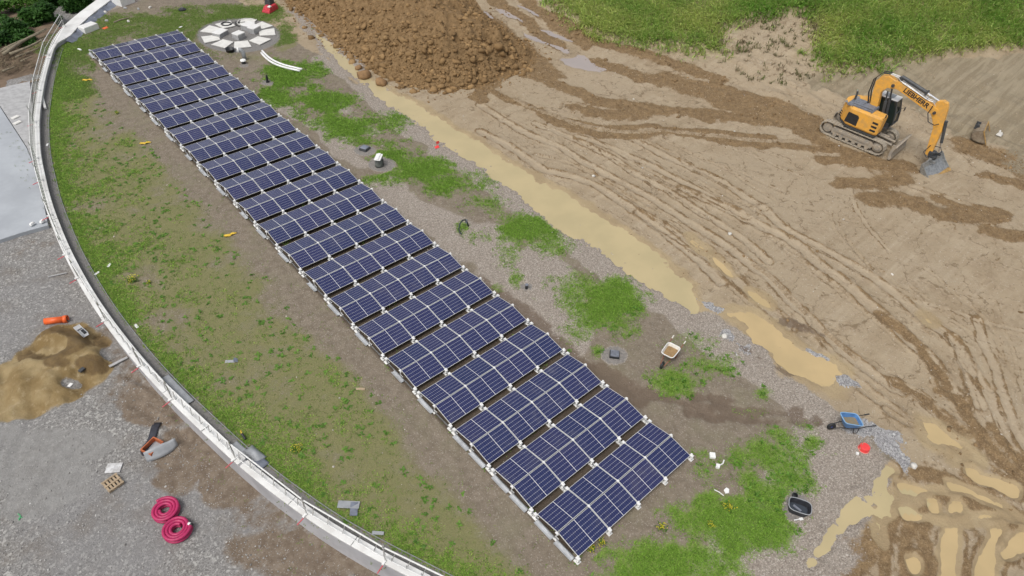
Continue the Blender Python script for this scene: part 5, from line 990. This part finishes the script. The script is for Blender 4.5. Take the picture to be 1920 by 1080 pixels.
# marked stones and clods
for px, r_, mt, l in (((1358,632),.16,'stone','pale stone at the lower end of the long puddle'),((683,143),.55,'clodc','large clod lying alone in the puddle below the heap'),((714,157),.5,'clodc','upright clod at the puddle edge below the heap'),((672,128),.3,'clodc','smaller clod above the large one in the puddle'),((1113,330),.12,'stone','white stone on the clay between the tracks'),((1368,440),.12,'stone','white stone on the clay in the wheel ruts'),((1712,875),.16,'stone','pale stone on the bluish crushed stone')):
    p=on(*px); bmx=bmesh.new(); bmesh.ops.create_icosphere(bmx,subdivisions=2,radius=r_)
    for v in bmx.verts: v.co *= .72+.55*float(vnoise(v.co.x*3.1/r_*.4+px[0],v.co.y*3.1/r_*.4+v.co.z*2/r_,3)); v.co.z *= .75
    m_=bpy.data.meshes.new('stone'); bmx.to_mesh(m_); bmx.free(); mat_=M['stone'] if mt=='stone' else M.setdefault('clodc',simple('brown_clod',(.28,.165,.075),.85,0,.35,3,bump=.5,bscale=6))
    o=link('stone' if mt=='stone' else 'clod',m_,mat_,smooth=True); o.location=(p[0],p[1],p[2]+r_*.3); tag(o,l,'stone' if mt=='stone' else 'clod')

# ------------------------------------------------------------------ vegetation
def blades(P, az, ln, wd, el, bend, C, leafy=False):
    """P base points (n,3); each blade is a bent tapering leaf of five vertices"""
    n = len(P); d = np.stack([np.cos(az), np.sin(az), np.zeros(n)],1); sdv = np.stack([-np.sin(az), np.cos(az), np.zeros(n)],1); up = np.array([0,0,1.])
    e2 = el-bend; mid = P+(d*np.cos(el)[:,None]+up*np.sin(el)[:,None])*(ln*.55)[:,None]; tip = mid+(d*np.cos(e2)[:,None]+up*np.sin(e2)[:,None])*(ln*.45)[:,None]
    w0 = (wd*(.35 if leafy else 1))[:,None]; w1 = (wd*(1. if leafy else .7))[:,None]
    V = np.stack([P-sdv*w0/2, P+sdv*w0/2, mid-sdv*w1/2, mid+sdv*w1/2, tip],1).reshape(-1,3)
    I = (np.arange(n)*5)[:,None]; F = np.concatenate([I+[0,1,3], I+[0,3,2], I+[2,3,4]],1).reshape(-1,3)
    return V, F, np.repeat(C, 5, 0)
def sample_mask(n, x0, x1, y0, y1, fn):
    x = RNG.uniform(x0,x1,n); y = RNG.uniform(y0,y1,n); k = RNG.random(n) < fn(x,y); return x[k], y[k]
def tufts(name, x, y, per, ln, wd, el, pal, sizef=None, spread=.05, z=gh, leafy=True, kind='stuff', mat='leaf'):
    n = len(x); sz = np.ones(n) if sizef is None else sizef; xx = np.repeat(x,per)+RNG.normal(0,spread,n*per); yy = np.repeat(y,per)+RNG.normal(0,spread,n*per); s = np.repeat(sz,per)
    P = np.stack([xx,yy,z(xx,yy)-.005],1); az = RNG.uniform(0,2*math.pi,n*per); pal = np.array(pal); ci = np.repeat(RNG.random(n),per); a = np.clip(ci+RNG.normal(0,.13,n*per),0,.999)*(len(pal)-1); i = a.astype(int); f = (a-i)[:,None]
    C = pal[i]*(1-f)+pal[np.minimum(i+1,len(pal)-1)]*f; C = C*RNG.uniform(.8,1.2,(n*per,1))
    V,F_,Cc = blades(P, az, RNG.uniform(*ln,n*per)*s, RNG.uniform(*wd,n*per)*s, RNG.uniform(*el,n*per), RNG.uniform(.2,1.0,n*per), C, leafy)
    me = np_mesh(name,V,F_); col_attr(me,'tint',Cc); o = link(name,me,M[mat])
    if kind: o['kind'] = kind
    return o
PG = [(.10,.19,.026),(.15,.29,.032),(.20,.36,.042),(.27,.42,.07),(.34,.42,.10)]
vis = lambda x,y: np.ones(len(x),bool)
x,y = sample_mask(430000,-10,0.4,-56,6,lambda x,y: gm(Mgrass,x,y)**1.7*.62*(gm(Mgrass,x,y) > .08)); tufts('ground_cover',x,y,5,(.035,.115),(.018,.042),(.25,1.1),[PG[0],PG[1],PG[2],PG[3],PG[4]],RNG.uniform(.6,1.25,len(x))*np.interp(y,[-45,-10],[.95,1.25]))
x,y = sample_mask(620000,.4,16.5,-66,-2,lambda x,y: gm(Mgrass,x,y)**1.7*.72*(gm(Mgrass,x,y) > .06)); tufts('ground_cover',x,y,5,(.035,.12),(.014,.034),(.3,1.2),[PG[0],PG[1],PG[2],PG[2],PG[3]],RNG.uniform(.6,1.25,len(x))*np.interp(y,[-50,-12],[.95,1.4]))
x,y = sample_mask(60000,-9,15,-66,-8,lambda x,y: gm(Mlawn,x,y)*.35+.05*gm(Msoil,x,y)*(1-gm(Mpeb,x,y))*(x<0)); tufts('sparse_sprouts',x,y,4,(.04,.10),(.02,.04),(.2,.9),[(.10,.15,.03),(.16,.24,.05),(.24,.27,.10)])
x,y = sample_mask(160000,-4,17,-6,12,lambda x,y: np.clip(gm(Mlawn,x,y)*1.2-.15,0,1)*.6); tufts('short_lawn',x,y,5,(.05,.10),(.025,.045),(.4,1.3),[(.14,.23,.04),(.17,.28,.05),(.23,.30,.08)],spread=.07,leafy=False)
x,y = sample_mask(90000,-9,16.5,-66,-2,lambda x,y: np.clip(gm(Mgrass,x,y)*.5-.01,0,.22)+.03*gm(Mlawn,x,y)); tufts('sparse_sprouts',x,y,4,(.03,.09),(.014,.03),(.2,1.0),[(.14,.20,.035),(.20,.29,.05),(.29,.33,.11)],spread=.07)
# broad-leaved seedlings one can tell apart are still ground cover
x,y = sample_mask(900,-8.5,0,-56,-6,lambda x,y: (gm(Mlawn,x,y)+gm(Mgrass,x,y) > .3)*.9*(gm(Mgrass,x,y) < .7)); tufts('broad_leaf_weeds',x,y,7,(.10,.22),(.06,.11),(.15,.7),[(.09,.20,.03),(.16,.30,.05)],spread=.02)
x,y = sample_mask(900,7,15,-66,-46,lambda x,y: gm(Mgrass,x,y)*.9); tufts('broad_leaf_weeds',x,y,8,(.10,.22),(.05,.09),(.3,1.2),[(.10,.22,.03),(.16,.32,.045)],spread=.04)
# meadow on the bank
def medw(x,y): d_ = sdf(x,y,MED,4.); return np.maximum(sstep(.25,-.3,d_), .35*sstep(1.6,-.2,d_+2.2*(fbm(x,y,.8,3,4)-.5))*(y > -44))
def dens(x,y): return medw(x,y)
def medz(x,y): return gh(x,y)
x,y = sample_mask(230000,34,104,-50,6,lambda x,y: medw(x,y)*np.interp(np.hypot(x-CAM[0],y-CAM[1]),[60,100],[1,.6])*(.55+.75*sstep(.35,.6,fbm(x,y,.4,3,3))))
sf = .65+.9*fbm(x,y,.35,3,6); tn = fbm(x,y,.22,3,2)
n = len(x); lean = 3.6+.7*RNG.normal(size=n); per = 3; xx = np.repeat(x,per)+RNG.normal(0,.12,n*per); yy = np.repeat(y,per)+RNG.normal(0,.12,n*per)
tq = np.clip(np.repeat(tn,per)*1.5-.25+RNG.normal(0,.22,n*per),0,1)[:,None]; C = np.array([(.22,.43,.07)])*(1-tq)+np.array([(.56,.62,.20)])*tq; hay = (RNG.random(n*per) < .07)[:,None]; C = np.where(hay, (.46,.42,.20), C)*RNG.uniform(.75,1.25,(n*per,1))
V,F_,Cc = blades(np.stack([xx,yy,gh(xx,yy)-.02],1), np.repeat(lean,per)+RNG.normal(0,.6,n*per), RNG.uniform(.4,.85,n*per)*np.repeat(sf,per), RNG.uniform(.05,.10,n*per), RNG.uniform(.5,1.3,n*per), RNG.uniform(.3,1.1,n*per), C)
me = np_mesh('meadow_grass',V,F_); col_attr(me,'tint',Cc); link('meadow_grass',me,M['leaf'])['kind'] = 'stuff'
# sparse weeds on the bare shoulder
SH = atl([(1340,100),(1352,55),(1405,38),(1480,22),(1530,22),(1528,60),(1525,100),(1540,130),(1470,150),(1400,140)])
x,y = sample_mask(9000,38,70,-46,-20,lambda x,y: (sdf(x,y,SH,4.) < .6)*(.10+.6*sstep(.5,.7,fbm(x,y,.7,3,5)))); tufts('bank_weeds',x,y,6,(.2,.5),(.05,.09),(.6,1.4),[(.12,.15,.04),(.20,.18,.09),(.25,.19,.12)],spread=.1,leafy=False)
# yellow flowering plants
FL = [((250,527),1.3,'yellow flowering plant in the planting between far wall bend and panels'),((280,531),.7,'smaller yellow flowering plant beside the larger one in the planting'),((220,213),.7,'yellowish plant in the far planting beside the upper panels'),((1108,1030),.9,'yellow flowering weed at the near panel corner'),((1128,1018),.8,'yellow flowering weed just beside the near corner clump'),((1240,992),1.,'yellow flowering weed on the bare strip edge in front of panels'),((556,843),1.0,'yellow flowering plant in dense weeds by the arched sheet'),((1365,951),1.1,'yellow flowering plant in the lush grass beside the foam pieces'),((1333,985),.7,'small yellow flowering plant lower in the lush grass')]
for px, s, l in FL:
    p = on(*px); t = thing('flowering_plant', l, 'plant', p, random.random()*6, 'yellow flowering plants', s*.85)
    n = 40; az = RNG.uniform(0,6.28,n); r_ = RNG.uniform(0,.26,n); P = np.stack([r_*np.cos(az), r_*np.sin(az), np.zeros(n)],1); C = np.tile([(.10,.22,.03)],(n,1))*RNG.uniform(.7,1.3,(n,1))
    V,F_,Cc = blades(P,RNG.uniform(0,6.28,n),RNG.uniform(.14,.28,n),RNG.uniform(.03,.06,n),RNG.uniform(.6,1.4,n),RNG.uniform(.1,.8,n),C,True); me = np_mesh('foliage',V,F_); col_attr(me,'tint',Cc); link('foliage',me,M['leaf'],t)
    n = 34; az = RNG.uniform(0,6.28,n); r_ = RNG.uniform(0,.30,n); P = np.stack([r_*np.cos(az), r_*np.sin(az), RNG.uniform(.12,.26,n)],1); C = np.tile([(.62,.55,.05)],(n,1))*RNG.uniform(.8,1.1,(n,1))
    V,F_,Cc = blades(P,RNG.uniform(0,6.28,n),RNG.uniform(.04,.08,n),RNG.uniform(.04,.07,n),RNG.uniform(-.2,.6,n),RNG.uniform(0,.4,n),C,True); me = np_mesh('blossoms',V,F_); col_attr(me,'tint',Cc); link('blossoms',me,M['leaf'],t)

# trees beyond the wall
def tree(loc, h, rad, l, seed, n, pal):
    g = np.random.default_rng(seed); t = thing('broadleaf_tree', l, 'tree', loc, 0, 'trees beyond the far wall')
    m = MB(); m.tube([(0,0,-.3),(.1,.05,h*.35),(.0,.1,h*.75)],[.22,.16,.06],9); lobes = []
    for k in range(15):
        a = g.uniform(0,6.28); rr = rad*math.sqrt(g.uniform(0,.8)); z = h*g.uniform(.30,.92)*(1-.25*(rr/rad)**2); c = (rr*math.cos(a), rr*math.sin(a), z); lobes.append((c, rad*g.uniform(.26,.44)))
        m.tube([(0.05,.05,h*g.uniform(.2,.5)),(c[0]*.5,c[1]*.5,c[2]*.75),c],[.09,.06,.02],6)
    m.build('trunk', M['branch'], t, smooth=True)
    P = []; N = []; T = []
    for c, r_ in lobes:
        q_ = n//len(lobes); v = g.normal(size=(q_,3)); v /= np.linalg.norm(v,axis=1)[:,None]; v[:,2] = np.abs(v[:,2])*.9+.1*v[:,2]; rr = r_*g.uniform(.55,1.08,(q_,1))**.7
        bum = .8+.45*vnoise(v[:,0]*3+c[0],v[:,1]*3+v[:,2]*2+c[1],3)[:,None]
        P.append(np.array(c)+v*rr*bum*np.array([1,1,.8])); N.append(v); T.append(np.full(q_,g.uniform(0,1)))
    P = np.concatenate(P); T = np.concatenate(T); nn = len(P); tt = np.clip(T*.6+.4*fbm(P[:,0]*1.0+P[:,2],P[:,1]+P[:,2],.8,2,4)+g.normal(0,.12,nn),0,1)[:,None]; C = np.array([pal[0]])*(1-tt)+np.array([pal[1]])*tt
    V,F_,Cc = blades(P,g.uniform(0,6.28,nn),g.uniform(.2,.38,nn),g.uniform(.12,.22,nn),g.uniform(-.7,.9,nn),g.uniform(0,.8,nn),C,True); me = np_mesh('crown',V,F_); col_attr(me,'tint',Cc); link('crown',me,M['leaf'],t)
DK = [(.014,.055,.009),(.06,.155,.022)]; LT = [(.04,.12,.014),(.13,.26,.036)]
for k_,(px, hh_, rr_, n_, pal_, l_) in enumerate([((10,66),5.2,2.3,15000,DK,'dark tree at the left edge directly behind the brushwood pile'),((28,16),5.8,2.4,16000,LT,'bright green tree in the far corner'),((84,30),5.0,1.9,14000,DK,'dark tree behind the brushwood, beside the white coping'),((118,-4),5.2,2.1,12000,DK,'dark tree at the top edge touching the white coping'),((62,-18),6.2,2.5,12000,[(.02,.065,.01),(.07,.16,.024)],'mid green tree at the top edge between bright and dark ones'),((-50,30),6.0,2.6,9000,DK,'dark tree cut by the left edge behind the bright one')]):
    c_ = bp(*px, .2); tree((c_[0],c_[1],.2-hh_*.72),hh_,rr_,l_,3+k_*2,n_,pal_)
# brown bank and felled wood
bk_ = MB(); rows = []
for i in range(26):
    rows.append([])
    for j in range(26):
        xx = -16+.62*i; yy = -1.0+.75*j; rows[-1].append((xx,yy,-.42+.30*float(fbm(xx,yy,.7,4,2))+.35*float(sstep(2,9,yy))))
o = bk_.sheet([[p for p in r_ if p[0] < float(xws(p[1]))-.1 or True] for r_ in rows]).build('brown_bank',M['soil_far'],smooth=True); o['kind'] = 'structure'
for i,(a,b,r0,l) in enumerate([((10,108),(92,66),.16,'thick pale felled branch, topmost of the brushwood at the forest edge'),((12,100),(80,72),.10,'grey felled branch below the thick pale one'),((8,104),(100,60),.06,'thin long felled branch reaching towards the coping'),((22,108),(86,84),.13,'felled branch in the middle of the brushwood pile'),((30,110),(76,92),.08,'short felled branch at the near side of the brushwood'),((6,136),(30,128),.10,'broken pale log lying on the brown soil in front of brushwood'),((40,118),(62,108),.06,'short twig lying on the brown soil below the brushwood')]):
    A=bp(*a,-.05);B=bp(*b,-.05); d=B-A; k=np.array([-d[1],d[0],0])/np.linalg.norm(d[:2]); zz = .28 if i < 4 else .12
    o=MB().tube([tuple(d*u+k*.35*math.sin(u*3+i)*(.6 if i < 4 else .1)+np.array([0,0,zz+.25*u*(i<4)])) for u in np.linspace(0,1,8)],[r0*(1-.55*u) for u in np.linspace(0,1,8)],8).build('branch',M['branch'],smooth=True); o.location=A; tag(o,l,'branch','felled branches at the forest edge')
nb_ = 1500; x=RNG.uniform(-12,-4,nb_); y=RNG.uniform(1,7.5,nb_); n=nb_; P=np.stack([x,y,-.2+RNG.uniform(0,.35,n)],1); C=np.tile([(.20,.16,.10)],(n,1))*RNG.uniform(.5,1.4,(n,1)); V,F_,Cc=blades(P,RNG.normal(.9,.6,n),RNG.uniform(.4,1.3,n),RNG.uniform(.02,.05,n),RNG.normal(0,.18,n),RNG.uniform(-.2,.3,n),C); me=np_mesh('brushwood',V,F_); col_attr(me,'tint',Cc); link('brushwood',me,M['leaf'])['kind']='stuff'

# ------------------------------------------------------------------ loose soil and stones
t_ = (1+5**.5)/2; ICO = np.array([(-1,t_,0),(1,t_,0),(-1,-t_,0),(1,-t_,0),(0,-1,t_),(0,1,t_),(0,-1,-t_),(0,1,-t_),(t_,0,-1),(t_,0,1),(-t_,0,-1),(-t_,0,1)],float); ICO /= np.linalg.norm(ICO[0])
ICF = np.array([(0,11,5),(0,5,1),(0,1,7),(0,7,10),(0,10,11),(1,5,9),(5,11,4),(11,10,2),(10,7,6),(7,1,8),(3,9,4),(3,4,2),(3,2,6),(3,6,8),(3,8,9),(4,9,5),(2,4,11),(6,2,10),(8,6,7),(9,8,1)])
def lumps(name, P, r, pal, squash=.75, mat='clod', sink=.25, jag=.35):
    n = len(P); V = np.repeat(ICO[None],n,0)*(1+RNG.uniform(-jag,jag,(n,12,1))); sc3 = RNG.uniform(.65,1.35,(n,1,3)); V = V*sc3
    q_ = RNG.normal(size=(n,4)); q_ /= np.linalg.norm(q_,axis=1)[:,None]; a,b,c,d = q_.T
    Rm_ = np.stack([np.stack([1-2*(c*c+d*d),2*(b*c-a*d),2*(b*d+a*c)],1),np.stack([2*(b*c+a*d),1-2*(b*b+d*d),2*(c*d-a*b)],1),np.stack([2*(b*d-a*c),2*(c*d+a*b),1-2*(b*b+c*c)],1)],1)
    V = np.einsum('nij,nkj->nki',Rm_,V)*r[:,None,None]; V[:,:,2] *= squash; V += P[:,None,:]; V[:,:,2] += (r*(squash-sink*2)*.5)[:,None]
    F_ = (ICF[None]+(np.arange(n)*12)[:,None,None]).reshape(-1,3); pal = np.array(pal); u = RNG.random(n)[:,None]; C = (pal[0]*(1-u)+pal[1]*u)*RNG.uniform(.82,1.18,(n,1))
    me = np_mesh(name,V.reshape(-1,3),F_); col_attr(me,'tint',np.repeat(C,12,0)); o = link(name,me,M[mat]); o['kind'] = 'stuff'; return o
def hz(x,y): return hb(x,y)+heap_h(x,y)-.1
x = RNG.uniform(15,38,80000); y = RNG.uniform(-23.5,16,80000); d = sdf(x,y,HEAP,30.); foot_ = sstep(-5.5,-.3,d)*sstep(2.4,.1,d)
k = (d < 2.2) & (RNG.random(len(x)) < np.where(d > .3, .45*np.exp(-d/.8), 1)) & (RNG.random(len(x)) < .30+.65*foot_); x,y,d = x[k],y[k],d[k]; r = .025+.032*RNG.pareto(2.1,len(x)); r = np.minimum(r,.26)*np.where((d > -4)&(y < -8),1.15,.9); r *= np.where(x > 27, .65, 1)
lumps('spoil_clods',np.stack([x,y,np.where(d < 0,hz(x,y),gh(x,y))],1),r,[(.29,.185,.085),(.18,.11,.048)],.75,sink=.32,jag=.5)
x,y = sample_mask(150000,15.5,62,-70,-4,lambda x,y: np.clip(gm(Mfresh,x,y)*1.3-.25,0,1)*.45*(sdf(x,y,HEAP,3.) > 0)); r = .022+.028*RNG.pareto(3.0,len(x)); r = np.minimum(r,.16)*np.interp(np.hypot(x-CAM[0],y-CAM[1]),[35,60],[.7,1.2]); lumps('mud_clods',np.stack([x,y,gh(x,y)],1),r,[(.26,.175,.09),(.17,.11,.055)],.75)
x,y = sample_mask(26000,16,60,-68,-18,lambda x,y: .10+.5*(fbm(x,y,.5,3,7) > .58)); r = RNG.uniform(.018,.05,len(x)); lumps('clay_crumbs',np.stack([x,y,gh(x,y)],1),r,[(.40,.32,.22),(.22,.16,.09)],.7)
x,y = sample_mask(9000,16,62,-68,-10,lambda x,y: np.where(fbm(x,y,.4,2,3) > .55,.16,.05)); r = np.minimum(.018+.014*RNG.pareto(3,len(x)),.085); lumps('pale_stones',np.stack([x,y,gh(x,y)],1),r,[(.60,.57,.52),(.42,.40,.36)],.7)
x,y = sample_mask(120000,3,17,-68,6,lambda x,y: gm(Mpeb,x,y)*.36*(1-gm(Mgrass,x,y))); r = np.minimum(.011+.010*RNG.pareto(3,len(x)),.05); lumps('pebbles',np.stack([x,y,gh(x,y)],1),r,[(.46,.42,.37),(.24,.205,.175)],.7)
x,y = sample_mask(40000,12,22,-64,-38,lambda x,y: np.clip(gm(Mst,x,y),0,1)*.95); r = np.minimum(.022+.016*RNG.pareto(3,len(x)),.07); lumps('crushed_stone',np.stack([x,y,gh(x,y)],1),r,[(.47,.465,.46),(.25,.245,.25)],.7)
x,y = sample_mask(4500,-9,15,-64,-6,lambda x,y: .30*gm(Msoil,x,y)*(gm(Mgrass,x,y) < .5)*(gm(Mstrip,x,y) < .3)); r = np.minimum(.014+.012*RNG.pareto(3,len(x)),.05); lumps('soil_pebbles',np.stack([x,y,gh(x,y)],1),r,[(.50,.46,.40),(.25,.21,.17)],.7)
def yz(x,y):
    i = np.clip(np.searchsorted(yx,x),0,len(yx)-1); j = np.clip(np.searchsorted(yy_,y),0,len(yy_)-1); return YZ[i,j]
def ysand(x,y):
    i = np.clip(np.searchsorted(yx,x),0,len(yx)-1); j = np.clip(np.searchsorted(yy_,y),0,len(yy_)-1); return np.clip(sand[i,j],0,1), np.clip(brown[i,j],0,1), np.clip(finem[i,j],0,1)
x = RNG.uniform(-19,-5,90000); y = RNG.uniform(-52,-18,90000); s_,b_,f_ = ysand(x,y); k = (x < xws(y)-.2)&(RNG.random(len(x)) < np.clip(.85-.9*s_-.55*b_-.5*f_,0,1)*np.interp(y,[-42,-24],[.75,.25])*(.4+.9*fbm(x,y,.3,3,4))); x,y = x[k],y[k]
r = np.minimum(.013+.011*RNG.pareto(3.2,len(x)),.05); lumps('loose_gravel',np.stack([x,y,yz(x,y)],1),r,[(.46,.45,.43),(.21,.20,.19)],.65)
